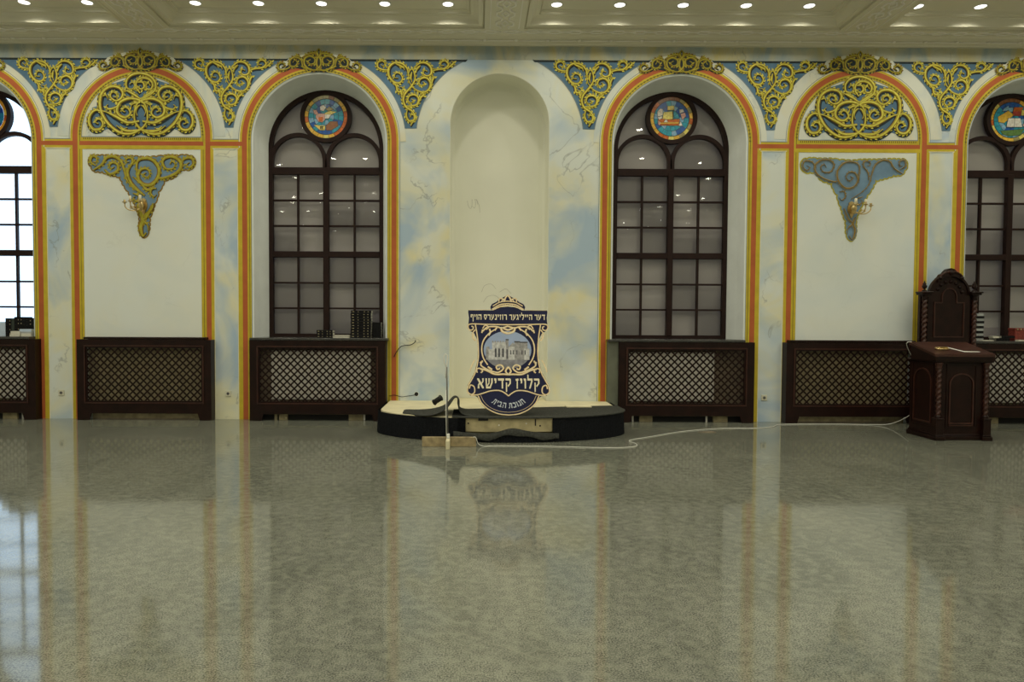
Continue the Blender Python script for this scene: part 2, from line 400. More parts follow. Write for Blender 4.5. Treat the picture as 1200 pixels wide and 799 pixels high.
# painted bands
def bands(mb, path, spec, y=-.005):
    o = 0
    for wd, m in spec: mb.strip(path, o, o + wd, y, m); o += wd
def ring(cx, r_in, zs, zb, name, inner_x=None):
    mb = MB(); path = arch_path(cx, r_in, zs, zb)
    bands(mb, path, [(.008, 'slate'), (.020, 'yellow'), (.010, 'olive'), (.028, 'yellow'), (.072, 'orange'), (.030, 'yellow'), (.012, 'cream'), (.008, 'slate')])
    for i in range(60):                    # dentils over the arch only
        a = PI * (i + .5) / 60
        c, s_ = CO(a), S(a); r0, r1 = r_in + .018, r_in + .042
        da = .011
        q = [(cx + r0 * CO(a - da), zs + r0 * S(a - da)), (cx + r1 * CO(a - da), zs + r1 * S(a - da)), (cx + r1 * CO(a + da), zs + r1 * S(a + da)), (cx + r0 * CO(a + da), zs + r0 * S(a + da))]
        mb.add([(x, -.007, z) for x, z in q], [(0, 1, 2, 3)], 'olive')
    return mb
k_tr = 2
for x in WX:
    mb = ring(x, .985, WS, 0.0, 'w')
    mb.build('trim_%d' % k_tr, kind='structure'); k_tr += 1
for x in AX:
    mb = ring(x, .862, AS, 0.0, 'a')
    # wide yellow inside line of the lower panel, and the sill of the lunette
    z1 = 3.985
    for sx in (-1, 1): mb.prism([[(x + sx * .858, .0), (x + sx * .892, .0), (x + sx * .892, z1), (x + sx * .858, z1)]], -.0065, 0, 'yellow')
    mb.prism([[(x - .90, SPR - .03), (x + .90, SPR - .03), (x + .90, SPR - .085), (x - .90, SPR - .085)]], -.0066, 0, 'yellow')
    mb.prism([[(x - .9, SPR - .03), (x + .9, SPR - .03), (x + .9, SPR + .03), (x - .9, SPR + .03)]], -.0064, 0, 'orange')
    mb.prism([[(x - .87, SPR + .03), (x + .87, SPR + .03), (x + .87, SPR + .085), (x - .87, SPR + .085)]], -.0064, 0, 'yellow')
    mb.prism([[(x - .87, SPR + .085), (x + .87, SPR + .085), (x + .87, SPR + .098), (x - .87, SPR + .098)]], -.0064, 0, 'slate')
    for i in range(58):
        xx = x - .85 + 1.7 * (i + .5) / 58; mb.prism([[(xx - .007, SPR + .055), (xx + .007, SPR + .055), (xx + .007, SPR + .08), (xx - .007, SPR + .08)]], -.0075, 0, 'olive', sides=False)
    mb.build('trim_%d' % k_tr, kind='structure'); k_tr += 1
for xl, xr in ((-6.605, -6.23), (-4.17, -3.79), (3.79, 4.17), (6.23, 6.605)):   # string course between two arches
    mb = MB(); e = .0
    mb.prism([[(xl - .08, SPR - .03), (xr + .08, SPR - .03), (xr + .08, SPR + .03), (xl - .08, SPR + .03)]], -.0062, 0, 'orange')
    for z0, z1, m in ((SPR + .03, SPR + .058, 'yellow'), (SPR + .058, SPR + .07, 'slate'), (SPR - .065, SPR - .03, 'yellow'), (SPR - .075, SPR - .065, 'cream')):
        mb.prism([[(xl, z0), (xr, z0), (xr, z1), (xl, z1)]], -.0058, 0, m)
    for xx, sx in ((xl, 1), (xr, -1)):
        mb.prism([[(xx - sx * .02, .0), (xx + sx * .014, .0), (xx + sx * .014, 3.96), (xx - sx * .02, 3.96)]], -.0055, 0, 'yellow')
        mb.prism([[(xx + sx * .014, .0), (xx + sx * .024, .0), (xx + sx * .024, 3.94), (xx + sx * .014, 3.94)]], -.0055, 0, 'cream')
    mb.build('trim_%d' % k_tr, kind='structure'); k_tr += 1

# ------------------------------------------------------------------ scroll ornaments
def scroll_mesh(mb, strokes, fn, wbase, y, hi='gold_hi', mid='gold', lo='gold_lo', ink='ink', barbs=True, inkw=1.6, drop=.010, taper=True):
    """each stroke is a carved ribbon: dark outline below, then lo / mid / hi facets, with leaf barbs on its convex side"""
    for si, st in enumerate(strokes):
        wmul = 1.0
        if isinstance(st[0], (int, float)): wmul, st = st[0], st[1]
        pts = spline([fn(*p) for p in st], 7); n = len(pts)
        L = sum((pts[i + 1] - pts[i]).length for i in range(n - 1))
        ws = []
        for i in range(n):
            t = i / (n - 1); k = (.45 + .75 * S(PI * min(1, t * 1.15 + .08))) if taper else 1
            ws.append(wbase * wmul * max(.35, k))
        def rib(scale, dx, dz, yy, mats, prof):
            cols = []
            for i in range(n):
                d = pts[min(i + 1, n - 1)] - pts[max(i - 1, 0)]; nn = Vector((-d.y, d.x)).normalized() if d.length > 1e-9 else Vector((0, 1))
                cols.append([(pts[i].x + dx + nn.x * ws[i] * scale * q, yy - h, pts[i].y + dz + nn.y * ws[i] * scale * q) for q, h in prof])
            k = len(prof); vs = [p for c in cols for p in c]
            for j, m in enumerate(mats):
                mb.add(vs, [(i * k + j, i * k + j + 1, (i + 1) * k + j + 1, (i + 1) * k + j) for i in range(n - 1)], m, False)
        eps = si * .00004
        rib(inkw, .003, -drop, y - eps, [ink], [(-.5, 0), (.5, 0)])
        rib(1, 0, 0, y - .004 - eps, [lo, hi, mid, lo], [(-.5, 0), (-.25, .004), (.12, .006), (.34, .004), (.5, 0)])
        if barbs:
            step = max(3, int(n / max(1, L / (wbase * 1.1)))); 
            for i in range(3, n - 8, step):
                d = (pts[i + 1] - pts[i - 1]).normalized(); c = (pts[min(i + 3, n - 1)] - pts[i]).cross(pts[i] - pts[max(0, i - 3)]) if False else 0
                a1 = pts[i] - pts[i - 3]; a2 = pts[i + 3] - pts[i]; cr = a1.x * a2.y - a1.y * a2.x
                sg = -1 if cr > 0 else 1
                nn = Vector((-d.y, d.x)) * sg; o = pts[i] + nn * ws[i] * .35; ln = wbase * 1.25
                tip = o + nn * ln * .62 + d * ln * 1.15; m1 = o + nn * ln * .50 + d * ln * .25; base2 = o + d * ln * .75 - nn * ln * .1
                mb.add([(o.x, y - .0045 - eps, o.y), (m1.x, y - .006 - eps, m1.y), (tip.x, y - .004 - eps, tip.y), (base2.x, y - .0045 - eps, base2.y)], [(0, 1, 2, 3)], mid if (i // step) % 2 else hi)

def mir(st, c):
    if isinstance(st[0], (int, float)): return (st[0], [(2 * c - x, y) for x, y in st[1]])
    return [(2 * c - x, y) for x, y in st]

SPAN = [
 [(255, 170), (205, 172), (150, 150), (145, 105), (185, 85), (212, 110), (195, 135), (175, 120)],
 (1.1, [(455, 320), (520, 365), (580, 375), (625, 340), (632, 285), (595, 243), (545, 252), (528, 290), (552, 312), (580, 292), (562, 278)]),
 (1.1, [(450, 690), (492, 610), (465, 555), (408, 515), (383, 450), (400, 390), (450, 330), (490, 260), (480, 185), (455, 165), (430, 215), (440, 285), (480, 335)]),
 (1.2, [(430, 220), (418, 160), (370, 112), (300, 105), (250, 150), (248, 220), (290, 278), (345, 290), (375, 250), (352, 205), (312, 203), (303, 240), (335, 245)]),
 [(280, 275), (318, 320), (330, 368), (365, 372), (378, 338), (352, 325)],
 [(355, 350), (370, 400), (355, 415)],
 (1.2, [(480, 150), (540, 105), (600, 108), (640, 150), (640, 205), (602, 225), (570, 205), (578, 172), (606, 182)]),
 [(640, 185), (700, 165), (765, 155), (800, 118), (772, 85), (737, 95), (733, 125), (760, 127)],
 [(795, 150), (835, 118), (845, 95), (825, 88)],
 [(400, 505), (450, 505), (508, 490), (525, 435), (490, 402), (442, 410), (425, 450), (450, 475), (475, 452), (460, 440)],
 [(515, 495), (545, 425), (572, 405), (560, 385), (538, 400)],
 [(420, 540), (412, 600), (440, 645), (482, 632), (482, 592), (455, 590), (450, 612)],
 [(640, 330), (650, 270), (668, 235), (655, 225)],
 [(460, 190), (452, 240), (462, 285)],
 [(310, 110), (350, 130), (385, 150), (395, 175)],
 [(540, 130), (510, 160), (500, 200)],
]
def field_outline(l, r, zb=4.248, n=24):
    def side(c, sg):
        x0, z0, rr = c; return [(x0 + sg * math.sqrt(max(0, rr * rr - (z - z0) ** 2)), z) for z in [zb + (FB - zb) * i / n for i in range(n + 1)]]
    return side(l, 1) + side(r, -1)[::-1]
cA = lambda x: (x, 4.12, 1.215)
cW = lambda x: (x, 4.06, 1.255)
cN = (0, 4.12, 1.21)
GAPS = [(cW(WX[0]), cA(AX[0]), 'between the far left window and the left blind arch'),
        (cA(AX[0]), cW(WX[1]), 'between the left blind arch and the middle left window'),
        (cW(WX[1]), cN, 'between the middle left window and the central niche'),
        (cN, cW(WX[2]), 'between the central niche and the middle right window'),
        (cW(WX[2]), cA(AX[1]), 'between the middle right window and the right blind arch'),
        (cA(AX[1]), cW(WX[3]), 'between the right blind arch and the far right window')]
proto = None
for l, r, where in GAPS:
    F = field_outline(l, r); zb = 4.248
    cx = (F[0][0] + F[-1][0]) / 2
    e = empty('spandrel_ornament', (cx, 0, zb), label='blue painted spandrel with gold scrollwork ' + where, category='ornament', group='blue and gold spandrels between the arches')
    mb = MB(); loop = [(x - cx, z - zb) for x, z in F]
    mb.prism([loop], -.004, 0, 'field')
    n = 25
    mb.strip(loop[:n], -.0, -.012, -.0055, 'slate'); mb.strip(loop[n:], -.0, -.012, -.0055, 'slate')
    top = [loop[n - 1], loop[n]]
    mb.prism([[(top[0][0], top[0][1]), (top[1][0], top[1][1]), (top[1][0] - .03, top[1][1] - .03), (top[0][0] + .03, top[0][1] - .03)]], -.0058, 0, 'ink')
    mb.build('blue_field', e)
    if proto is None:
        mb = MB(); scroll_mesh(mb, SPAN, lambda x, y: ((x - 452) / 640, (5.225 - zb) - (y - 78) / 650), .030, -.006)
        proto = mb.build('gold_scrollwork', e)
    else:
        c = proto.copy(); C.objects.link(c); c.parent = e

# crests over the rings
CR = [
 (1.2, [(560, 272), (480, 272), (420, 225), (418, 165), (468, 135), (520, 160), (515, 205), (475, 215), (455, 188), (480, 170)]),
 (1.2, [(600, 150), (548, 155), (540, 222), (588, 270), (650, 268)]),
 (1.1, [(400, 240), (380, 172), (322, 150), (275, 180), (278, 232), (322, 238), (347, 203), (322, 178), (302, 203)]),
 [(275, 250), (210, 272), (162, 262), (158, 222), (195, 203), (217, 233), (192, 247)],
 (1.1, [(545, 112), (490, 108), (430, 130), (385, 155)]),
 [(380, 150), (345, 135), (300, 150)], [(385, 235), (440, 258), (490, 262)],
]
CR = CR + [mir(s, 560) for s in CR] + [(1.3, [(560, 150), (540, 100), (560, 62)]), (1.3, [(560, 150), (580, 100), (560, 62)])]
mb = MB()
sil = [(150, 270), (150, 225), (200, 195), (260, 190), (300, 145), (380, 145), (440, 115), (520, 95), (560, 55)]
sil = sil + [(1120 - x, y) for x, y in sil[::-1][1:]] + [(900, 285), (820, 262), (700, 282), (560, 290), (420, 282), (300, 262), (215, 285)]
cf = lambda x, y: ((x - 560) / 686, (163 - y) / 686)
mb.prism([[cf(x, y) for x, y in ([(215, 262), (260, 215), (300, 160), (380, 160), (440, 130), (520, 112), (560, 100), (600, 112), (680, 130), (740, 160), (820, 160), (860, 215), (905, 262), (820, 248), (700, 268), (560, 278), (420, 268), (300, 248)])]], -.009, 0, 'ink')
scroll_mesh(mb, CR, cf, .027, -.010, hi='gold', mid='gold_lo', lo='olive', inkw=1.4)
me = mb.build('arch_crest', label='x', category='ornament', group='gold scroll crests on top of the arches')
names = {WX[0]: 'the far left window arch', AX[0]: 'the left blind arch', WX[1]: 'the middle left window arch', WX[2]: 'the middle right window arch', AX[1]: 'the right blind arch', WX[3]: 'the far right window arch'}
for i, (x, where) in enumerate(names.items()):
    o = me if i == 0 else me.copy()
    if i: C.objects.link(o)
    o.location = (x, 0, FB); o['label'] = 'dark gold scroll crest with finial on top of ' + where

# lunette ornaments
TY = [
 (1.5, [(665, 400), (660, 500), (600, 577), (500, 617), (400, 602), (300, 522), (240, 420), (225, 320), (252, 232), (322, 182), (400, 187), (440, 235), (425, 287), (380, 312), (335, 290), (325, 255), (352, 233), (382, 252), (375, 278), (352, 272)]),
 (1.5, [(665, 410), (640, 342), (590, 305), (500, 290), (420, 322), (385, 390), (402, 442), (460, 465), (507, 430), (490, 385), (455, 375), (437, 402), (462, 415)]),
 (1.5, [(590, 500), (480, 512), (380, 462), (300, 422), (245, 405)]),
 (1.3, [(590, 582), (500, 592), (425, 575), (378, 540)]),
 (1.4, [(235, 408), (180, 402), (132, 450), (125, 520), (162, 575), (222, 575), (252, 530), (235, 490), (202, 485), (185, 512), (212, 525)]),
 [(430, 305), (385, 365), (312, 390), (285, 362), (302, 345)],
 (1.2, [(600, 292), (540, 252), (490, 225), (430, 203)]),
 (.9, [(600, 330), (560, 330), (520, 350), (515, 385)]), (.9, [(600, 350), (572, 372), (560, 410), (572, 450)]),
 (.9, [(410, 545), (440, 570), (480, 560)]), (.8, [(250, 270), (285, 260), (300, 300)]),
]
TY = TY + [mir(s, 605) for s in TY] + [
 (1.3, [(610, 300), (690, 257), (740, 205), (740, 140), (690, 82), (600, 57), (520, 77), (475, 130), (480, 192), (530, 202), (552, 162), (525, 140), (505, 160)]),
 (1.2, [(600, 240), (565, 190), (570, 132), (620, 100), (680, 110), (717, 152), (705, 200), (665, 200), (655, 167), (680, 150), (697, 172)]),
 (1.0, [(575, 140), (625, 140), (640, 180), (612, 205), (590, 185), (605, 172)])]
TF = [(600, 630), (500, 642), (390, 625), (300, 570), (240, 590), (150, 598), (112, 520), (112, 440), (150, 400), (150, 375), (205, 360), (205, 270), (240, 200), (320, 160), (420, 130), (470, 112), (520, 55), (600, 38)]
TF = TF + [(1210 - x, y) for x, y in TF[::-1][1:-1]]
tf = lambda x, y: ((x - 605) / 640, (704 - y) / 645)
mb0 = MB(); mb0.prism([[tf(x, y) for x, y in TF]], -.005, 0, 'field')
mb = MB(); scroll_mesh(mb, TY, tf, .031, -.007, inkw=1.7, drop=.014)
for i, (x, side) in enumerate(((AX[0], 'left'), (AX[1], 'right'))):
    e = empty('lunette_ornament', (x, 0, SPR), label='large interlaced gold scroll ornament on blue filling the %s blind arch' % side, category='ornament', group='interlaced gold ornaments in the blind arches')
    if i == 0: a_ = mb0.build('blue_field', e); b_ = mb.build('gold_scrollwork', e)
    else:
        for q in (a_, b_): c = q.copy(); C.objects.link(c); c.parent = e

# hanging ornaments behind the sconces
DR = [
 (1.1, [(130, 140), (85, 105), (98, 60), (135, 72), (132, 108), (108, 105)]),
 (1.4, [(110, 175), (180, 128), (220, 72), (280, 60), (340, 100), (370, 180), (392, 262), (450, 330), (540, 392)]),
 (1.3, [(200, 170), (250, 210), (312, 180), (315, 130), (275, 110), (245, 135), (262, 162), (285, 147)]),
 (1.1, [(395, 230), (400, 170), (440, 110), (430, 72), (390, 78), (392, 105), (412, 105)]),
 (1.3, [(540, 390), (470, 330), (420, 270), (400, 190), (440, 120), (470, 85)]),
 (1.6, [(480, 235), (478, 110), (540, 75), (612, 90), (662, 160), (650, 240), (592, 298), (522, 290), (485, 232), (510, 172), (562, 165), (585, 205), (560, 235), (532, 213), (552, 197)]),
 (1.5, [(650, 240), (700, 242), (780, 215), (840, 170), (850, 110), (800, 65), (732, 62), (692, 102), (720, 160), (780, 160), (800, 120), (772, 100), (755, 125)]),
 (1.2, [(840, 130), (878, 78), (940, 72), (955, 120), (920, 150), (898, 125), (922, 108)]),
 [(440, 370), (492, 395), (475, 440), (442, 412), (460, 400)], [(640, 330), (600, 330), (590, 372), (620, 400), (640, 380)],
 (1.3, [(620, 330), (560, 340), (520, 300), (440, 230)]),
 (2.2, [(480, 460), (500, 520), (540, 560), (600, 500), (610, 455)]), (2.0, [(500, 545), (520, 600), (502, 660), (520, 735), (550, 705)]), (1.4, [(600, 470), (560, 560), (525, 600), (560, 640), (568, 690)]),
]
DF = [(65, 110), (85, 55), (200, 52), (330, 58), (450, 58), (540, 68), (640, 60), (700, 52), (830, 52), (880, 45), (955, 60), (972, 120), (930, 168), (850, 165), (790, 235), (705, 262), (690, 310), (655, 360), (645, 410), (622, 460), (600, 530), (578, 580), (572, 690), (545, 745), (510, 740), (490, 680), (495, 570), (470, 500), (440, 430), (400, 360), (365, 310), (330, 235), (220, 205), (180, 190), (110, 185)]
for i, (x, side) in enumerate(((-5.175, 'left'), (5.13, 'right'))):
    sg = 1 if i == 0 else -1
    df = lambda px, py: (sg * (px - 530) / 583, .7 - (py - 400) / 588 - .04)
    zc = 3.926 - 400 / 587 - .66
    e = empty('wall_ornament', (x, 0, zc), label=('golden scroll drop ornament with blue ground behind the left sconce' if i == 0 else 'mostly blue scroll drop ornament, gold only at the rim, behind the right sconce'), category='ornament', group='drop ornaments behind the sconces')
    DQ = []                                  # scalloped outline
    for j in range(len(DF)):
        A_, B_ = Vector(DF[j]), Vector(DF[(j + 1) % len(DF)]); Ln = (B_ - A_).length; m_ = max(1, int(Ln / 34)); nn = Vector(((B_ - A_).y, -(B_ - A_).x)).normalized()
        for q in range(m_):
            for t in (0, .3, .7): p_ = A_ + (B_ - A_) * ((q + t) / m_); DQ.append(tuple(p_ + nn * (0 if t == 0 else 8)))
    a = MB(); a.prism([[df(px, py) for px, py in DQ]], -.005, 0, 'field_b')
    lp = [df(px, py) for px, py in DQ]; a.strip(lp + [lp[0]], -.010, .010, -.0056, 'gold' if i else 'gold_lo')
    a.build('blue_field', e)
    b = MB()
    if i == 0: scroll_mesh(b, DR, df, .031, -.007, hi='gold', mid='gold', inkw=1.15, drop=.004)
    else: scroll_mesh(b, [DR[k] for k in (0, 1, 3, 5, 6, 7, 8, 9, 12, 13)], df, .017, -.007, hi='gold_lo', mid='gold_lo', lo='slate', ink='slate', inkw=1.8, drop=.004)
    b.build('gold_scrollwork', e)

# sconces
def sconce(x, z, sg, label):
    e = empty('wall_sconce', (x, -.006, z), label=label, category='sconce', group='brass wall sconces')
    p = MB(); p.prism([arc(0, 0, .055, 0, 360, 24, .085)[:-1]], -.018, 0, 'brass'); p.prism([arc(0, 0, .038, 0, 360, 20, .06)[:-1]], -.03, -.018, 'brass')
    p.prism([[(-.04, .06), (.04, .06), (.035, .09), (0, .11), (-.035, .09)]], -.02, 0, 'brass'); p.prism([[(-.03, -.08), (.03, -.08), (.0, -.14)]], -.02, 0, 'brass')
    p.build('backplate', e)
    c = MB(); c.lathe([(.004, -.09), (.018, -.075), (.012, -.055), (.034, -.03), (.042, 0), (.03, .03), (.014, .05), (.024, .06), (.012, .075), (.004, .085)], 'brass', 0, -.085, 0)
    c.tube([(0, 0, -.01), (0, -.045, -.01), (0, -.085, -.01)], .012, 'brass'); c.build('centre_boss', e)
    for dx, dy, hz in ((sg * .215, -.05, .0), (-sg * .045, -.13, .0), (sg * .085, -.15, .0)):
        a = MB(); ox, oy = 0, -.085
        pts = [tuple(p_) for p_ in spline([(0, oy, -.035), (dx * .35, oy + dy * .4, -.085), (dx * .72, oy + dy * .75, -.08), (dx * .95, oy + dy * .95, -.045), (dx, oy + dy, .0)], 5)]
        a.tube(pts, .008, 'brass')
        a.tube(spline([(dx * .35, oy + dy * .4, -.085), (dx * .45, oy + dy * .5, -.04), (dx * .65, oy + dy * .65, -.03), (dx * .66, oy + dy * .66, -.055), (dx * .56, oy + dy * .6, -.06)], 4), .006, 'brass', 6)
        tx, ty, tz = pts[-1]
        arm = a.build('arm', e)
        k = MB(); k.lathe([(.006, 0), (.014, .008), (.008, .016), (.034, .026), (.036, .032), (.012, .034), (.016, .046), (.017, .062), (.010, .064)], 'brass', tx, ty, tz, 16)
        k.build('candle_cup', arm)
    k = MB(); k.lathe([(.018, 0), (.018, .07), (.012, .078)], 'candle', -sg * .045, -.215, .04, 14); k.build('candle', e, label='pale candle sleeve')
    k = MB(); k.lathe([(.016, 0), (.016, .055), (.010, .062)], 'candle', sg * .085, -.235, .04, 14); k.build('candle', e, label='pale candle sleeve')
sconce(-5.172, 3.115, -1, 'brass wall sconce on the left blind arch, its side arm reaching left')
sconce(5.118, 3.115, 1, 'brass wall sconce on the right blind arch, its side arm reaching right')

# ------------------------------------------------------------------ windows
def roundel(parent, kind, cx, cz, y):
    R = .326; mb = MB()
    if kind: mb.prism([arc(0, 0, R + .004, 0, 360, 48)[:-1]], y, y + .012, 'caulk')
    rnd = random.Random(kind * 13 + 5)
    def cell(poly, m):           # one tessera, slightly inset so the lead shows
        c = (sum(p[0] for p in poly) / len(poly), sum(p[1] for p in poly) / len(poly))
        q = []
        for p in poly:
            d = Vector((p[0] - c[0], p[1] - c[1])); L = d.length; q.append((c[0] + d.x * max(.2, 1 - .0035 / max(L, .005)), c[1] + d.y * max(.2, 1 - .0035 / max(L, .005))))
        mb.prism([q if kind else poly], y - .005, y, m if kind else m.replace('sg_', 'sd_'))
    n = 22
    for i in range(n):           # gold border segments
        a0, a1 = 360 * i / n, 360 * (i + 1) / n
        m = rnd.choice(['sg_go', 'sg_or_', 'sg_go', 'sg_ol', 'sg_ye', 'sg_go'])
        if 60 < (a0 + a1) / 2 < 130: m = rnd.choice(['sg_br', 'sg_ol', 'sg_br'])
        cell(arc(0, 0, R, a0, a1, 3) + arc(0, 0, R - .055, a1, a0, 3), m)
    r0 = R - .06
    for (ra, rb, n) in ((r0, .19, 20), (.19, .12, 14), (.12, .05, 9), (.05, .0, 1)):
        if n == 1: cell(arc(0, 0, ra, 0, 360, 10)[:-1], 'sg_az'); continue
        ph = rnd.random() * 20
        for i in range(n):
            a0, a1 = ph + 360 * i / n, ph + 360 * (i + 1) / n
            mid = math.radians((a0 + a1) / 2); up = S(mid) * ra
            m = rnd.choice(['sg_bl', 'sg_bl', 'sg_az', 'sg_li']) if up > .05 else rnd.choice(['sg_az', 'sg_az', 'sg_az', 'sg_li', 'sg_bl'])
            cell(arc(0, 0, ra, a0, a1, 3) + arc(0, 0, rb, a1, a0, 3), m)
    def fig(poly, m, lift=.006):
        # a figure cell with a lead border
        mb.prism([offset(poly, .005 if area(poly) < 0 else -.005, True)], y - lift, y, 'caulk'); mb.prism([poly], y - lift - .003, y, m)
    def area(p): return sum(p[i - 1][0] * p[i][1] - p[i][0] * p[i - 1][1] for i in range(len(p)))
    P = lambda pts: [((px - 440) / 767, (375 - py) / 767) for px, py in pts]
    if kind == 1:                # bird over water and a small boat
        fig(P([(330, 340), (420, 340), (430, 400), (400, 440), (350, 430), (320, 380)]), 'sg_pk')
        fig(P([(350, 385), (405, 375), (400, 435), (360, 430)]), 'sg_or_', .008)
        fig(P([(420, 340), (480, 305), (560, 320), (500, 350), (440, 350)]), 'sg_ye')
        fig(P([(425, 350), (500, 350), (470, 395), (430, 395)]), 'sg_wh', .009)
        fig(P([(370, 260), (410, 240), (440, 270), (410, 310), (375, 300)]), 'sg_wh')
        fig(P([(440, 290), (480, 260), (530, 290), (470, 310)]), 'sg_ol', .011)
        fig(P([(290, 300), (330, 300), (350, 340), (310, 350)]), 'sg_pk', .009)
        fig(P([(300, 470), (430, 480), (425, 530), (370, 530)]), 'sg_ye')
        fig(P([(440, 480), (490, 430), (570, 430), (580, 480), (500, 530), (445, 530)]), 'sg_br')
        for px in (375, 395): mb.prism([P([(px, 490), (px + 8, 490), (px + 8, 520), (px, 520)])], y - .02, y, 'caulk')
        mb.prism([P([(372, 488), (408, 488), (408, 495), (372, 495)])], y - .02, y, 'caulk')
    elif kind == 2:              # sailing ship with letters under the hull
        P = lambda pts: [((px - 435) / 767, (395 - py) / 767) for px, py in pts]
        fig(P([(390, 255), (460, 250), (465, 300), (385, 300)]), 'sg_ye')
        fig(P([(345, 325), (445, 315), (450, 400), (420, 415), (330, 400)]), 'sg_ye')
        fig(P([(270, 320), (300, 285), (330, 290), (330, 360), (275, 375)]), 'sg_wh')
        fig(P([(272, 385), (322, 372), (325, 395), (290, 410)]), 'sg_wh', .009)
        fig(P([(525, 295), (565, 290), (580, 320), (530, 335)]), 'sg_wh')
        fig(P([(540, 345), (590, 330), (600, 370), (560, 410)]), 'sg_pk')
        fig(P([(280, 405), (530, 405), (520, 475), (310, 475)]), 'sg_or_')
        fig(P([(300, 445), (520, 440), (515, 455), (305, 460)]), 'sg_go', .010)
        fig(P([(360, 415), (380, 415), (390, 440), (345, 440)]), 'sg_wh', .012)
        fig(P([(520, 480), (540, 430), (560, 480)]), 'sg_wh', .011)
        fig(P([(275, 420), (305, 440), (300, 480), (280, 465)]), 'sg_pk', .011)
        mb.prism([P([(450, 290), (457, 290), (457, 415), (450, 415)])], y - .016, y, 'caulk')
    elif kind == 3:              # open book before hills
        P = lambda pts: [((px - 480) / 767, (430 - py) / 767) for px, py in pts]
        P = lambda pts: [((px - 475) / 660, (430 - py) / 660) for px, py in pts]
        fig(P([(340, 400), (440, 340), (500, 380), (400, 460), (345, 450)]), 'sg_go')
        fig(P([(500, 305), (590, 305), (570, 345), (490, 345)]), 'sg_or_')
        fig(P([(490, 345), (575, 345), (560, 390), (480, 385)]), 'sg_rd')
        fig(P([(575, 330), (640, 345), (635, 385), (570, 385)]), 'sg_ye', .01)
        fig(P([(590, 480), (640, 400), (650, 470), (610, 510)]), 'sg_pk')
        fig(P([(370, 540), (600, 520), (570, 580), (450, 590), (390, 570)]), 'sg_gr')
        fig(P([(440, 415), (500, 415), (500, 500), (425, 500)]), 'sg_wh', .012)
        fig(P([(505, 415), (560, 415), (580, 500), (505, 500)]), 'sg_wh', .012)
        fig(P([(395, 320), (440, 290), (440, 335), (380, 345)]), 'sg_li', .01)
    o = mb.build('stained_glass_roundel', parent, label={1: 'stained glass roundel of a bird over blue water', 2: 'stained glass roundel of a sailing ship', 3: 'stained glass roundel of an open book', 0: 'stained glass roundel lit by daylight'}[kind])
    o.location = (cx, 0, cz); o.rotation_euler = (0, 0, 0)
    return o

def make_window(idx, cx, kind, blind):
    root = MB(); y0, y1 = DEP, DEP + .07
    # outer frame
    hw = .875; zb, zt = SILL - .01, WS
    root.prism([arch_path(cx, hw, zt, zb), arch_path(cx, hw - .065, zt, zb + .06)], y0, y1, 'frame')
    win = root.build('window_%d' % idx, kind='structure')
    fr = MB()
    for (a, b_) in ((3.67, 3.78), (2.42, 2.51)): fr.bbox(cx - .815, cx + .815, y0 - .012, y1, a, b_, 'frame', .006)
    fr.bbox(cx - .043, cx + .043, y0 - .018, y1 - .002, zb + .05, 3.72, 'frame', .006)
    fr.build('window_bar', win)
    mu = MB()
    for sx in (-1, 1):
        mu.box(cx + sx * .43 - .015, cx + sx * .43 + .015, y0 + .012, y1 - .01, zb + .05, 3.70, 'frame')
    for z0, z1 in ((zb + .06, 2.42), (2.51, 3.67)):
        for k in (1, 2):
            z = z0 + (z1 - z0) * k / 3; mu.box(cx - .815, cx + .815, y0 + .014, y1 - .008, z - .014, z + .014, 'frame')
    mu.build('muntins', win)
    tr = MB()                    # tracery: two small arches and the dark ring
    for sx in (-1, 1):
        c = cx + sx * .425
        tr.prism([arc(c, 3.865, .435, 180, 0, 24) + [(c + .435, 3.77), (c + .375, 3.77)] + arc(c, 3.865, .375, 0, 180, 24) + [(c - .375, 3.77), (c - .435, 3.77)]], y0 - .002, y1 - .004, 'frame')
    tr.prism([arc(cx, 4.545, .388, 0, 360, 48)[:-1], arc(cx, 4.545, .326, 0, 360, 48)[:-1]], y0 - .010, y1 - .001, 'frame')
    tr.build('tracery', win)
    if idx != 0: roundel(win, kind, cx, 4.545, y0 + .02)
    # separate panes, each hung a little differently so the lamps glint at different spots
    rnd = random.Random(idx * 7 + 1)
    xs = [-.815, -.43, 0, .43, .815]
    def pane(x0, x1, z0, z1):
        tx, tz = rnd.uniform(-.004, .004), rnd.uniform(-.012, .012); y = y0 + .045
        g = MB(); hx, hz = (x1 - x0) / 2, (z1 - z0) / 2
        g.add([(cx + x0, y - hx * tx - hz * tz, z0), (cx + x1, y + hx * tx - hz * tz, z0), (cx + x1, y + hx * tx + hz * tz, z1), (cx + x0, y - hx * tx + hz * tz, z1)], [(0, 1, 2, 3)], 'glass')
        return g.build('glass_pane', win)
    for z0, z1 in ((zb + .05, 2.45), (2.49, 3.71)):
        for r_ in range(3):
            a, b_ = z0 + (z1 - z0) * r_ / 3, z0 + (z1 - z0) * (r_ + 1) / 3
            for c in range(4): pane(xs[c], xs[c + 1], a, b_)
    pane(-.815, 0, 3.72, 4.16); pane(0, .815, 3.72, 4.16)
    g = MB(); g.prism([[(cx - .82, 4.16)] + [p for p in arc(cx, zt, .84, 173, 7, 24)] + [(cx + .82, 4.16)]], y0 + .047, y0 + .05, 'glass', sides=False); g.build('glass_pane', win)
    if blind:
        b_ = MB(); b_.prism([arch_path(cx, .90, zt, zb - .02)], y0 + .135, y0 + .14, 'blind'); b_.build('window_backing', win, label='grey sheet behind the glass')
    return win
make_window(1, WX[0], 0, False)
make_window(2, WX[1], 1, True)
make_window(3, WX[2], 2, True)
make_window(4, WX[3], 3, True)

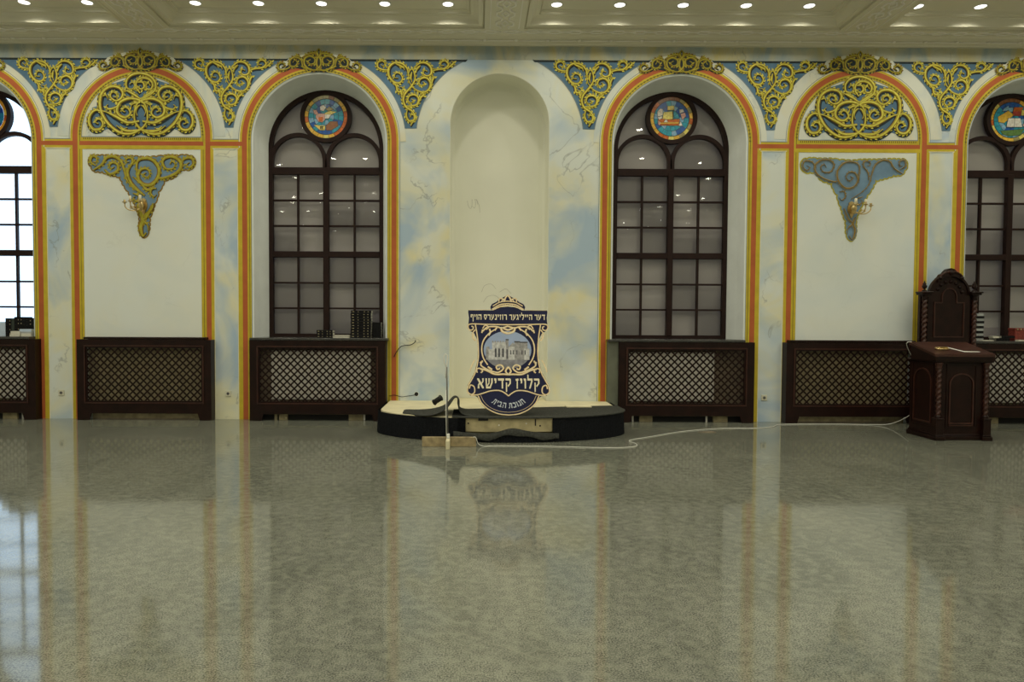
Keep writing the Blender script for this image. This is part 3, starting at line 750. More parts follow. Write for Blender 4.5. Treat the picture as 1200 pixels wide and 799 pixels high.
# ------------------------------------------------------------------ radiators behind, covers, sills
def radiator(x0, x1, label):
    mb = MB(); mb.bbox(x0, x1, -.062, -.012, .30, 1.02, 'radiator', .01)
    n = int((x1 - x0) / .05)
    for i in range(n):
        x = x0 + (x1 - x0) * (i + .5) / n; mb.box(x - .008, x + .008, -.068, -.06, .33, .99, 'radiator')
    for x in (x0 + .1, x1 - .1): mb.box(x - .015, x + .015, -.02, -.0, .2, .3, 'radiator')
    for x in (x0 + .1, x1 - .1): mb.box(x - .012, x + .012, -.05, -.025, .0, .3, 'radiator')
    mb.build('radiator', label=label, category='radiator', group='white radiators behind the lattice covers')

def lattice(mb, x0, x1, z0, z1, y, p=.104, wd=.022):
    for sg in (1, -1):
        yy = y if sg > 0 else y + .005; k0 = int(((x0 if sg > 0 else x0) - 3) / p) - 5
        ks = set()
        lo, hi = (z0 - x1, z1 - x0) if sg > 0 else (z0 + x0, z1 + x1)
        c = math.floor(lo / p) * p
        while c <= hi:
            # line z = sg * x + c
            if sg > 0: xa, xb = max(x0, z0 - c), min(x1, z1 - c)
            else: xa, xb = max(x0, c - z1), min(x1, c - z0)
            if xb - xa > .01:
                za, zb_ = (xa + c, xb + c) if sg > 0 else (c - xa, c - xb)
                mb.bar((xa, yy, za), (xb, yy, zb_), wd, .005, 'wood')
            c += p
def make_cover(label, x0, x1, bx0, bx1, slab, feet):
    cx = (x0 + x1) / 2; y0, y1 = -.155, -.0
    e = empty('radiator_cover', (cx, -.08, 0), label=label, category='radiator cover', group='dark wood radiator covers with lattice fronts')
    def put(mb, name, **k):
        o = mb.build(name, e, **k); o.location = (-cx, .08, 0); return o
    ox0, ox1, oz0, oz1 = x0 + .125, x1 - .125, .262, 1.07
    f = MB(); zt = SILL - .035
    L = [(x0, 0), (x0 + .17, 0), (x0 + .20, .10), (x1 - .20, .10), (x1 - .17, 0), (x1, 0), (x1, zt), (x0, zt)]
    f.prism([L, [(ox0, oz0), (ox1, oz0), (ox1, oz1), (ox0, oz1)]], y0, y0 + .022, 'wood')
    f.box(x0, x0 + .02, y0 + .02, y1 - .002, 0, zt, 'wood'); f.box(x1 - .02, x1, y0 + .02, y1 - .002, 0, zt, 'wood')
    put(f, 'front_frame')
    m_ = MB(); P = [(ox0, oz0), (ox1, oz0), (ox1, oz1), (ox0, oz1)]
    for wd, d in ((.018, .010),):
        m_.prism([[(ox0 - wd, oz0 - wd), (ox1 + wd, oz0 - wd), (ox1 + wd, oz1 + wd), (ox0 - wd, oz1 + wd)], P], y0 - d, y0 + .004, 'wood2')
    m_.prism([P, [(ox0 + .022, oz0 + .022), (ox1 - .022, oz0 + .022), (ox1 - .022, oz1 - .022), (ox0 + .022, oz1 - .022)]], y0 + .006, y0 + .022, 'wood')
    put(m_, 'moulding')
    l_ = MB(); lattice(l_, ox0 + .01, ox1 - .01, oz0 + .01, oz1 - .01, y0 + .024); put(l_, 'lattice')
    t = MB(); t.bbox(bx0, bx1, y0 - (.012 if slab else -.03), y1 + (.0 if not slab else -.001), SILL - .034, SILL, 'slab' if slab else 'wood', .005); put(t, 'top_board')
    if feet == 'skirt':
        s_ = MB(); s_.box(x0 + .16, x1 - .16, -.03, -.004, 0, .11, 'skirt'); s_.box(x0 + .18, x1 - .3, -.034, -.03, 0, .018, 'brown'); put(s_, 'skirting')
    return e, put
# windows first, then blind arches; the measured positions differ a little from bay to bay
SL = 'dark wooden radiator cover with lattice front '
specs = [(SL + 'under the far left window', -8.67, -6.70, -8.67, -6.78, True, 'legs'), (SL + 'under the left blind arch', -6.10, -4.158, -6.02, -4.25, False, 'skirt'),
         (SL + 'under the middle left window', -3.604, -1.638, -3.60, -1.60, True, 'legs'), (SL + 'under the middle right window, shifted rightward', 1.737, 3.697, 1.575, 3.56, True, 'legs'),
         (SL + 'under the right blind arch', 4.158, 6.10, 4.22, 6.04, False, 'skirt'), (SL + 'under the far right window, behind the lectern', 6.80, 8.77, 6.80, 8.77, True, 'legs')]
for i, (lb, x0, x1, b0, b1, slab, feet) in enumerate(specs):
    e, put = make_cover(lb, x0, x1, b0, b1, slab, feet)
    if feet == 'legs':
        s_ = MB(); s_.box(x0 + .12, x1 - .12, -.055, -.004, .085, .12, 'skirt'); s_.box(x0 + .05, x1 - .05, -.012, -.004, .0, .085, 'dark')  # beige rail, and a black strip painting in the shade under the cover
        for xx in ((x0 + .33, x0 + .52), (x1 - .55, x1 - .34)): s_.box(xx[0], xx[1], -.05, -.004, .0, .085, 'skirt')
        put(s_, 'blocks_and_gap_shade')
    if i == 3:
        s_ = MB(); s_.box(1.583, 1.735, -.12, -.004, .29 if False else 0.0, SILL - .036, 'greygreen'); put(s_, 'side_filler', label='grey green filler board at the left end')
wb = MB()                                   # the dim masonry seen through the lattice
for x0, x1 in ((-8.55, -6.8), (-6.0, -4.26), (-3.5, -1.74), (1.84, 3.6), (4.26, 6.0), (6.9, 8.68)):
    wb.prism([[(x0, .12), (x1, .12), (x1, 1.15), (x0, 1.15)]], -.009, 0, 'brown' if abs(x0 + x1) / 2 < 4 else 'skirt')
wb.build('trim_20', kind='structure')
radiator(-8.45, -6.86, 'white radiator behind the lattice under the far left window')
radiator(-3.32, -1.86, 'white radiator behind the lattice under the middle left window')
radiator(1.87, 3.15, 'white radiator behind the lattice under the middle right window')
radiator(7.0, 8.5, 'white radiator behind the lattice under the far right window')

# window sill boards (deep stone slabs on which the books stand)
for x in WX:
    s_ = MB(); s_.box(x - .97, x + .97, -.0, DEP, SILL - .03, SILL, 'slab'); s_.build('trim_%d' % (30 + WX.index(x)), kind='structure')

# ------------------------------------------------------------------ sockets
for x, z, lb in ((-6.415, .38, 'ivory wall socket left of the left blind arch'), (-3.966, .38, 'ivory wall socket between the left blind arch and the middle left window'), (3.905, .355, 'ivory wall socket between the middle right window and the right blind arch')):
    e = empty('wall_socket', (x, 0, z), label=lb, category='socket', group='wall sockets between the arches')
    p = MB(); p.bbox(-.042, .042, -.014, -.0, -.042, .042, 'socket', .004); p.build('plate', e)
    q = MB(); q.prism([arc(0, 0, .021, 0, 360, 20)[:-1]], -.016, -.014, 'steel'); 
    for sx in (-1, 1): q.prism([arc(sx * .009, 0, .003, 0, 360, 8)[:-1]], -.018, -.014, 'dark')
    q.build('outlet', e)

# ------------------------------------------------------------------ cornice and ceiling
cz = MB()
prof = [(0, CORN - .01), (-.05, CORN - .01), (-.055, CORN + .01), (-.085, CORN + .02), (-.10, CORN + .035), (-.15, CORN + .05), (-.19, CORN + .062), (-.20, CORN + .078), (-.215, CORN + .085)]
vs = [(x, y, z) for x in (-RX, RX) for y, z in prof]; k = len(prof)
cz.add(vs, [(i, i + 1, i + 1 + k, i + k) for i in range(k - 1)], 'ceil', False)
for i in range(-44, 45):                    # leafy swags of the cornice
    x = i * .45 / 1.0 * .5
    if i % 2 == 0:
        cz.tube([(x - .19, -.115, CORN + .028), (x - .1, -.125, CORN + .022), (x, -.135, CORN + .019), (x + .1, -.125, CORN + .022), (x + .19, -.115, CORN + .028)], .009, 'relief', 6)
    else: cz.ball((x, -.115, CORN + .03), .018, 'relief', (1.6, 1, .8), 8)
cz.build('trim_40', kind='structure')

SOF = CORN + .085                            # soffit of the beams
XC = [(-9.55, -5.17), (-4.62, -.234), (.319, 4.71), (5.26, 9.6)]
YC = []; y = -.375
for i in range(4): YC.append((y - 4.39, y)); y -= 4.39 + .553
cl = MB()
hol = [[(a, c), (b_, c), (b_, d), (a, d)] for a, b_ in XC for c, d in YC]
tri = tessellate_polygon([[Vector((x, y, 0)) for x, y in l] for l in [[(-RX, RY), (RX, RY), (RX, .1), (-RX, .1)]] + hol])
flat = [p for l in [[(-RX, RY), (RX, RY), (RX, .1), (-RX, .1)]] + hol for p in l]
cl.add([(x, y, SOF) for x, y in flat], tri, 'ceil')
cp = [(0, 0), (0, .014), (.008, .05), (.020, .05), (.024, .014), (.034, .014), (.036, .024), (.084, .026), (.088, .050), (.095, .068), (.108, .088), (.125, .103), (.145, .112), (.150, .120), (.190, .122), (.194, .140), (.202, .140), (.206, .122), (.210, .148), (.228, .150), (.230, .170), (.25, .175)]
for a, b_ in XC:
    for c, d in YC:
        vs = []
        for q, h in cp: vs += [(a + q, c + q, SOF + h), (b_ - q, c + q, SOF + h), (b_ - q, d - q, SOF + h), (a + q, d - q, SOF + h)]
        fs = []
        for j in range(len(cp) - 1):
            for i in range(4): fs.append((j * 4 + i, j * 4 + (i + 1) % 4, (j + 1) * 4 + (i + 1) % 4, (j + 1) * 4 + i))
        j = (len(cp) - 1) * 4; fs.append((j, j + 1, j + 2, j + 3))
        cl.add(vs, fs, 'ceil')
cl.build('ceiling', kind='structure')
ZC = SOF + .175
bl = MB()                                    # relief chains under the beams
for bx in ((-5.17 - 4.62) / 2, (.319 - .234) / 2, (4.71 + 5.26) / 2):
    y = -.42; s_ = .105
    while y > -9.9:
        for sg in (-1, 1):
            bl.tube([(bx + sg * .055, y, SOF), (bx + sg * .055, y - .05, SOF - .003), (bx + sg * .115, y - .10, SOF - .003), (bx + sg * .115, y - .20, SOF - .003), (bx + sg * .055, y - .25, SOF - .003), (bx + sg * .055, y - .30, SOF)], .015, 'relief', 6)
            bl.tube([(bx, y - .06, SOF), (bx + sg * .05, y - .15, SOF - .002), (bx, y - .24, SOF)], .011, 'relief', 6)
        y -= .30
    for sg in (-1, 1): bl.box(bx + sg * .20 - .006, bx + sg * .20 + .006, -12, -.40, SOF - .008, SOF + .002, 'relief')
x = -9.9
while x < 9.9:                               # chain along the wall side of the soffit
    bl.tube([(x, -.29, SOF), (x + .05, -.29, SOF - .003), (x + .1, -.33, SOF - .003), (x + .2, -.33, SOF - .003), (x + .25, -.29, SOF - .003), (x + .30, -.29, SOF)], .012, 'relief', 6)
    bl.tube([(x, -.29, SOF), (x + .05, -.29, SOF - .003), (x + .1, -.25, SOF - .003), (x + .2, -.25, SOF - .003), (x + .25, -.29, SOF - .003)], .012, 'relief', 6)
    x += .30
bl.build('trim_41', kind='structure')

# downlights
LX = [[-9.24, -8.40, -7.245, -6.40, -5.557], [-4.11, -3.265, -2.42, -1.573, -.727], [.727, 1.573, 2.42, 3.265, 4.11], [5.557, 6.40, 7.245, 8.40, 9.24]]
LX[0] = [-5.557 - .845 * k for k in range(5)]; LX[3] = [5.557 + .845 * k for k in range(5)]
ld = bpy.data.lights.new('downlight', 'AREA'); ld.shape = 'DISK'; ld.size = LAMP_R * 2; ld.energy = LAMP_W; ld.color = LAMP_COL
ld.spread = math.radians(168)
l1 = ld.copy(); l1.spread = math.radians(143)
e0 = None; nth = ['first', 'second', 'third', 'fourth', 'fifth']
bayn = ['far left', 'left middle', 'right middle', 'far right']
def fixture():
    e = empty('downlight', (0, 0, 0), category='ceiling light', group='recessed downlights in the ceiling coffers')
    r = MB(); r.lathe([(LAMP_R, -.0), (LAMP_R + .004, -.008), (LAMP_R + .018, -.006), (LAMP_R + .022, .0)], 'white', n=28); 
    # a ring: keep only the flange, the middle is the lens
    r.f = [f for f in r.f if len(f) == 4]; r.m = r.m[:len(r.f)]; r.smooth = r.smooth[:len(r.f)]
    r.build('trim_ring', e)
    l = MB(); l.prism([[(0, 0)]], 0, 0, 'lens') if False else None
    vs = [(0, 0, -.004)] + [(LAMP_R * CO(2 * PI * i / 28), LAMP_R * S(2 * PI * i / 28), -.002) for i in range(28)]
    l.add(vs, [(0, i + 1, (i + 1) % 28 + 1) for i in range(28)], 'lens'); l.build('lens', e, label='glowing white lens')
    return e
for bi, xs in enumerate(LX):
    for ri, yy in enumerate([-.75, -2.57, -4.395]):
        for li, x in enumerate(xs):
            if ri == 0 and abs(x) < 7.0:
                if e0 is None: e0 = fixture(); e = e0
                else: e = copy_tree(e0)
                e.location = (x, yy, ZC)
                vis = [q for q in xs if abs(q) < 7.0]; q = vis.index(x) if bi != 0 else sorted(vis).index(x)
                e['label'] = 'lit round downlight, %s from the left, in the %s coffer' % (nth[q], bayn[bi])
            if True:
                o = bpy.data.objects.new('downlight_lamp', l1 if ri == 0 else ld); C.objects.link(o); o.location = (x, yy, ZC - .012)
for bi, xs in enumerate(LX):
    for ci in (1, 2, 3):
        c, d = YC[ci]; m_ = (c + d) / 2
        for yy in (m_ + 1.82, m_, m_ - 1.82):
            for x in xs:
                o = bpy.data.objects.new('downlight_lamp', ld); C.objects.link(o); o.location = (x, yy, ZC - .012)

# ------------------------------------------------------------------ platform with carpet
DZ = .29
def dais_loop(hx=1.61, ry=.86, yc=-1.0, n=36, yb=.0):
    return [(-hx, yb)] + [(-hx * CO(PI * i / n), yc - ry * S(PI * i / n)) for i in range(n + 1)] + [(hx, yb)]
plat = empty('platform', (0, -.9, 0), label='low rounded wooden platform before the central niche, half stripped of its black carpet', category='platform')
def pput(mb, name, **k):
    o = mb.build(name, plat, **k); o.location = (0, .9, 0); return o
d = MB(); lp = dais_loop(1.585, .83, yb=-.008)
d.plate_xy(lp, DZ - .022, DZ, 'creamwood'); d.plate_xy([(-.70, -.008), (.70, -.008), (.70, .40), (-.70, .40)], DZ - .022, DZ, 'creamwood')
pput(d, 'top_board')
d = MB(); ll = dais_loop(1.56, .80, yb=-.008); k = len(ll)
d.add([(x, y, 0) for x, y in ll] + [(x, y, DZ - .022) for x, y in ll], [(i, i + 1, i + 1 + k, i + k) for i in range(k - 1)], 'rawwood')
pput(d, 'riser')
# plank over the gap in the front, with bolts
d = MB(); pts = [(-.50 + 1.10 * i / 14) for i in range(15)]
def front_y(x, hx=1.61, ry=.86, yc=-1.0): return yc - ry * math.sqrt(max(0, 1 - (x / hx) ** 2))
for a, b_ in zip(pts, pts[1:]):
    d.add([(a, front_y(a) - .0, .125), (b_, front_y(b_), .125), (b_, front_y(b_), DZ - .004), (a, front_y(a), DZ - .004)], [(0, 1, 2, 3)], 'rawwood')
for x in (-.42, -.05, .28, .45): d.ball((x, front_y(x) - .003, .215 + .02 * S(x * 9)), .010, 'dark' if x != -.05 and x != .28 else 'paper', n=8)
d.box(.385, .40, front_y(.4) - .006, front_y(.4) + .01, .2, DZ - .01, 'dark'); d.box(-.30, -.18, front_y(-.2) - .006, front_y(-.2) + .01, DZ - .03, DZ - .002, 'dark')
pput(d, 'front_plank')
# black skirt hung round the riser, with pleats; sagging over the stripped middle
def skirt_mesh(x_from, x_to, top, m, hx=1.61, ry=.86, amp=.006, push=0.0):
    mb = MB(); n = 120; cols = []
    a0 = math.acos(max(-1, min(1, -x_from / hx))) if x_from > -hx else 0; a1 = math.acos(max(-1, min(1, -x_to / hx))) if x_to < hx else PI
    P = []
    if x_from <= -hx: P += [(-hx, -.02 - .98 * i / 12) for i in range(12)]
    P += [(-hx * CO(a0 + (a1 - a0) * i / n), -1.0 - ry * S(a0 + (a1 - a0) * i / n)) for i in range(n + 1)]
    if x_to >= hx: P += [(hx, -1.0 + .98 * (i + 1) / 12) for i in range(12)]
    rows = 6; vs = []
    O = offset(P, 0)
    for i, (x, y) in enumerate(P):
        a = P[max(0, i - 1)]; b_ = P[min(len(P) - 1, i + 1)]; dx, dy = b_[0] - a[0], b_[1] - a[1]; L = math.hypot(dx, dy) or 1; nx, ny = dy / L, -dx / L
        t = top(x)
        for r_ in range(rows):
            f = r_ / (rows - 1); off = .012 + push + amp * S(i * 1.9) * f + .01 * f
            vs.append((x - nx * -off if False else x + (-1 if nx * x < 0 and abs(x) > .3 else 1) * nx * off, y - abs(ny) * off, .002 + (t - .002) * (1 - f)))
    mb.add(vs, [(i * rows + j, i * rows + j + 1, (i + 1) * rows + j + 1, (i + 1) * rows + j) for i in range(len(P) - 1) for j in range(rows - 1)], m, True)
    return mb
pput(skirt_mesh(-1.61, -.55, lambda x: DZ - .004, 'felt'), 'carpet_skirt')
pput(skirt_mesh(.60, 1.61, lambda x: DZ + .002, 'felt'), 'carpet_skirt')
pput(skirt_mesh(-.55, -.45, lambda x: DZ - .004, 'felt'), 'carpet_skirt')
def sag(x):
    return .115 + .045 * math.exp(-((x - .10) / .16) ** 2) + .012 * S(x * 7)
pput(skirt_mesh(-.62, .70, sag, 'felt', amp=.010, push=.012), 'carpet_skirt')
# sagging grey underside folded outwards along the middle
d = MB(); n = 40; vs = []
for i in range(n + 1):
    x = -.60 + 1.28 * i / n; y = front_y(x) - .03; t = sag(x)
    vs += [(x, y + .02, t + .004), (x, y - .012, t - .004 + .004 * S(i)), (x, y - .028, t - .055 - .012 * S(i * .6)), (x, y - .022, t - .07 - .012 * S(i * .6))]
d.add(vs, [(i * 4 + j, i * 4 + j + 1, (i + 1) * 4 + j + 1, (i + 1) * 4 + j) for i in range(n) for j in range(3)], 'felt2', True); pput(d, 'carpet_fold')
# carpet lying on the right half and the front of the top
tp = [(-.62, -1.10), (-.3, -1.02), (.0, -.96), (.3, -.90), (.7, -.80), (1.0, -.74), (1.3, -.66), (1.62, -.60), (1.645, -1.0)]
tp += [(1.645 * CO(PI * i / 30), -1.0 - .895 * S(PI * i / 30)) for i in range(1, 30) if 1.645 * CO(PI * i / 30) > -.62]
tp += [(-.62, -1.80)]
d = MB(); d.plate_xy(tp, DZ + .001, DZ + .014, 'felt2'); pput(d, 'carpet_top')
# carpet turned back on the left, ending in an upright curl
d = MB(); vs = []; prof = [(-1.28, .012), (-1.15, .008), (-1.0, .014), (-.86, .035), (-.76, .075), (-.70, .13), (-.665, .19), (-.635, .235), (-.60, .25), (-.565, .235), (-.55, .19), (-.56, .13), (-.545, .06), (-.50, .02), (-.30, .016)]
for i, (x, z) in enumerate(prof):
    for j in range(7):
        f = j / 6; y = -1.05 - .70 * f - .04 * S(i * .7)
        if x < -1.0: y = max(y, -1.0 - .84 * math.sqrt(max(0, 1 - (x / 1.6) ** 2)) + .03)
        vs.append((x + .03 * f, y, DZ + .004 + z * (1 - .25 * (1 - f))))
d.add(vs, [(i * 7 + j, i * 7 + j + 1, (i + 1) * 7 + j + 1, (i + 1) * 7 + j) for i in range(len(prof) - 1) for j in range(6)], 'felt2', True)
o = pput(d, 'carpet_turnback'); sm = o.modifiers.new('solid', 'SOLIDIFY'); sm.thickness = .02; sb = o.modifiers.new('sub', 'SUBSURF'); sb.levels = 1; sb.render_levels = 1
# short black tube and scrap of board left on the platform
e = empty('cable_reel', (-.83, -1.0, DZ + .12), label='small black cylinder lying on the turned back carpet left of the sign', category='reel')
d = MB(); d.tube([(-.05, .02, -.03), (.04, -.02, .035)], .035, 'dark', 14); d.build('body', e)
d = MB(); d.tube([(-.056, .023, -.034), (-.05, .02, -.03)], .042, 'felt2', 14); d.tube([(.034, -.017, .031), (.04, -.02, .035)], .042, 'felt2', 14); d.build('flange', e)
e = empty('board_scrap', (1.06, -.78, DZ + .014), .05, label='flat cream board scrap lying on the right half of the platform', category='board')
d = MB(); d.bbox(-.17, .17, -.09, .09, .0, .014, 'creamwood', .002); d.build('board', e)

# ------------------------------------------------------------------ shield sign
LEAN = math.atan2(.46, 1.487); SH = 1.557
sign = empty('shield_sign', (0.072, -1.74, DZ + .016), label='navy and gold shield-shaped sign with Hebrew lettering and a building picture, leaning on the platform', category='sign')
sign.rotation_euler = (-LEAN, 0, 0)
SK = SH / 139.0
def sp(px, py): return ((px - 595.5) / 92.0, (487 - py) * SK)
def sput(mb, name, **k): return mb.build(name, sign, **k)
half = [(595.5, 361.5), (586, 362.5), (580, 365.5), (577, 366.2), (549.5, 365.8), (549, 368), (550, 375), (549.5, 381.5), (548.5, 386), (551, 390), (556, 393), (559.5, 400), (560.5, 412), (560, 425), (557, 438), (553, 446), (549, 453), (548.5, 460), (552, 464.5), (558, 465), (561, 465)]
body = half + arc(594, 459, 34.5, 170, 90, 16, 26.5)
body = [p if p[1] < 470 or True else p for p in body]
L = [sp(*p) for p in body]
circ = [sp(594 + 35 * CO(math.radians(a)), 458 + 28.6 * S(math.radians(a))) for a in range(168, 89, -6)]
L = [sp(*p) for p in half] + circ
cxs = sp(595.5, 0)[0]
Rr = [(2 * cxs - x, z) for x, z in L[::-1]][0:]
outline = L + Rr[1:-1]
d = MB(); d.prism([outline], -.0, .012, 'navy', 'rawwood'); 
crown = [(576, 366), (575, 362), (577, 358.5), (582, 356), (586, 352.5), (590, 350.5), (595.5, 347.5)]
cr = [sp(*p) for p in crown]; cr = cr + [(2 * cxs - x, z) for x, z in cr[::-1][1:]]
d.prism([cr + [sp(611, 364), sp(602, 361), sp(595.5, 360.4), sp(589, 361), sp(580, 364)]], -.0, .012, 'navy', 'rawwood')
sput(d, 'board')
d = MB()                                      # gold borders
def gb(pts, wd, y=-.003, m='sgold', sm_=5, both=True):
    P = [(q.x, q.y) for q in spline([sp(*p) for p in pts], sm_)]
    d.strip(P, -wd / 2, wd / 2, y, m); d.strip(P, -wd / 6, wd / 3, y - .001, 'scream')
    if both:
        Q = [(2 * cxs - x, z) for x, z in P]; d.strip(Q, -wd / 2, wd / 2, y, m); d.strip(Q, -wd / 6, wd / 3, y - .001, 'scream')
G = .016
gb([(578, 365.5), (583, 363), (589, 361), (595.5, 360.3)], G * 1.3)
gb([(577, 365), (586, 359.5), (595.5, 358)], G, both=True)
gb([(577, 365.5), (563, 366), (550, 366)], .006)
gb([(595.5, 383.2), (570, 382.8), (552, 382.5), (549, 386), (551, 389.5), (554.5, 389), (555, 386), (553, 385)], G)
gb([(557.5, 383), (560, 398), (561.3, 415), (560.3, 428), (557.5, 439), (553.5, 447), (550, 453)], G)
gb([(550, 453), (549, 460), (553, 463.5), (557, 461), (556.5, 455), (552.5, 453), (551, 457)], G)
gb([(553, 464.5), (562, 463.5), (575, 459.5), (585, 459), (591, 461.5), (595.5, 465)], G)
gb([(561, 465), (565, 473), (573, 480), (584, 484.8), (595.5, 486.2)], G * .9)
gb([(564, 464.5), (568, 472), (575, 478), (585, 482), (595.5, 483.2)], .005)
# oval picture frame and its leaf work
ov = [(595 + 29.2 * CO(math.radians(a)), 413 + 21.5 * S(math.radians(a))) for a in range(130, 245, 8)]
gb([(572, 430), (567, 422), (565, 412), (567, 402), (573, 394), (580, 389)], G * 1.1)
gb([(566, 391), (572, 386), (582, 385.5), (588, 387), (595.5, 385)], G * 1.3); gb([(566, 388), (569, 384), (573, 386), (570, 389)], G); gb([(574, 388), (575, 392), (573, 396)], G * 1.4); gb([(566, 389), (565, 393)], G * 1.2)
gb([(587, 386), (589, 391), (595.5, 393.5)], G * 1.8); gb([(590, 387.5), (595.5, 389.5)], G * 1.6); gb([(583, 386), (580, 390)], G * 1.4)
gb([(560, 439), (559.5, 435), (563, 434), (566, 437), (564, 439)], G * 1.1); gb([(563, 434.5), (570, 436), (580, 440.5), (590, 440.5), (595.5, 441)], G * 1.5)
gb([(566, 425), (564, 430), (569, 434), (576, 437), (584, 438.5), (590, 434), (587, 430), (582, 431.5), (583, 435), (586, 434)], G * 1.3)
gb([(566, 426), (563, 428)], G * 1.6); gb([(572, 432), (577, 435.5)], G * 1.5); gb([(595.5, 432), (592.5, 437), (595.5, 441)], G * 1.4)
gb([(551, 438), (554, 430), (557, 424)], G * .9); gb([(556, 394), (555, 398), (558, 402)], G * 1.4); gb([(557.5, 389), (554, 394), (556.5, 396)], G)
gb([(578, 361), (586, 356.5), (595.5, 355)], G * .8); gb([(585, 356), (586, 352), (590, 353), (588, 355.5)], G); gb([(591, 356), (593, 351), (595.5, 347.8)], G * 1.3); gb([(589, 352), (593, 354)], G)
for i in range(13):
    a = math.radians(215 + 110 * i / 12); d.ball((cxs + .16 * CO(a) * 1.15, -.004, sp(0, 368.5)[1] - .12 * S(a) - .02), .006, 'scream', n=6)
sput(d, 'gold_border')
d = MB(); oval = [sp(594.8 + 27.5 * CO(math.radians(a)), 412.5 + 22 * S(math.radians(a))) for a in range(0, 360, 8)]
d.prism([oval], -.001, 0, 'ssky', sides=False)
def cut(poly):                                # keep picture parts inside the oval
    return [sp(*p) for p in poly]
gl = [sp(594.8 + 27.5 * CO(math.radians(a)), 412.5 + 22 * S(math.radians(a))) for a in range(18, 163, 8)]
d.prism([gl], -.0014, 0, 'sground', sides=False)
def rect(x0, y0, x1, y1, m, yy): d.prism([cut([(x0, y0), (x1, y0), (x1, y1), (x0, y1)])], yy, 0, m, sides=False)
rect(570, 409, 574, 424, 'sstone', -.0018); rect(573, 412, 578, 424, 'sstone2', -.002)
rect(577, 403.5, 595, 424, 'sstone2', -.0022)
for x in range(577, 595, 3): rect(x, 402, x + 1.6, 404, 'sstone', -.0023)
rect(593, 400.5, 596, 424, 'sstone', -.0026); rect(592.7, 400, 596.3, 401.5, 'sdark', -.003)
rect(596, 409, 606, 424, 'sstone2', -.0022); d.prism([cut([(596, 409), (601, 404), (606, 409)])], -.0023, 0, 'sstone', sides=False)
rect(603, 403, 609, 424, 'sstone', -.0025); rect(602.6, 402.4, 609.4, 404, 'sdark', -.003)
rect(609, 404, 618, 424, 'sstone', -.0024); rect(609, 403, 618.2, 404.5, 'sdark', -.003); rect(614, 411, 620, 424, 'sstone2', -.0026)
for x in (580, 584, 588.5): d.prism([cut([(x, 421), (x, 412), (x + 1.1, 410), (x + 2.2, 412), (x + 2.2, 421)])], -.0032, 0, 'sdark', sides=False)
for x in (598, 601, 605, 611, 614.5): rect(x, 413, x + 1.2, 418, 'sdark', -.0032)
rect(593.6, 412, 595.2, 423, 'sdark', -.0034)
sput(d, 'picture')

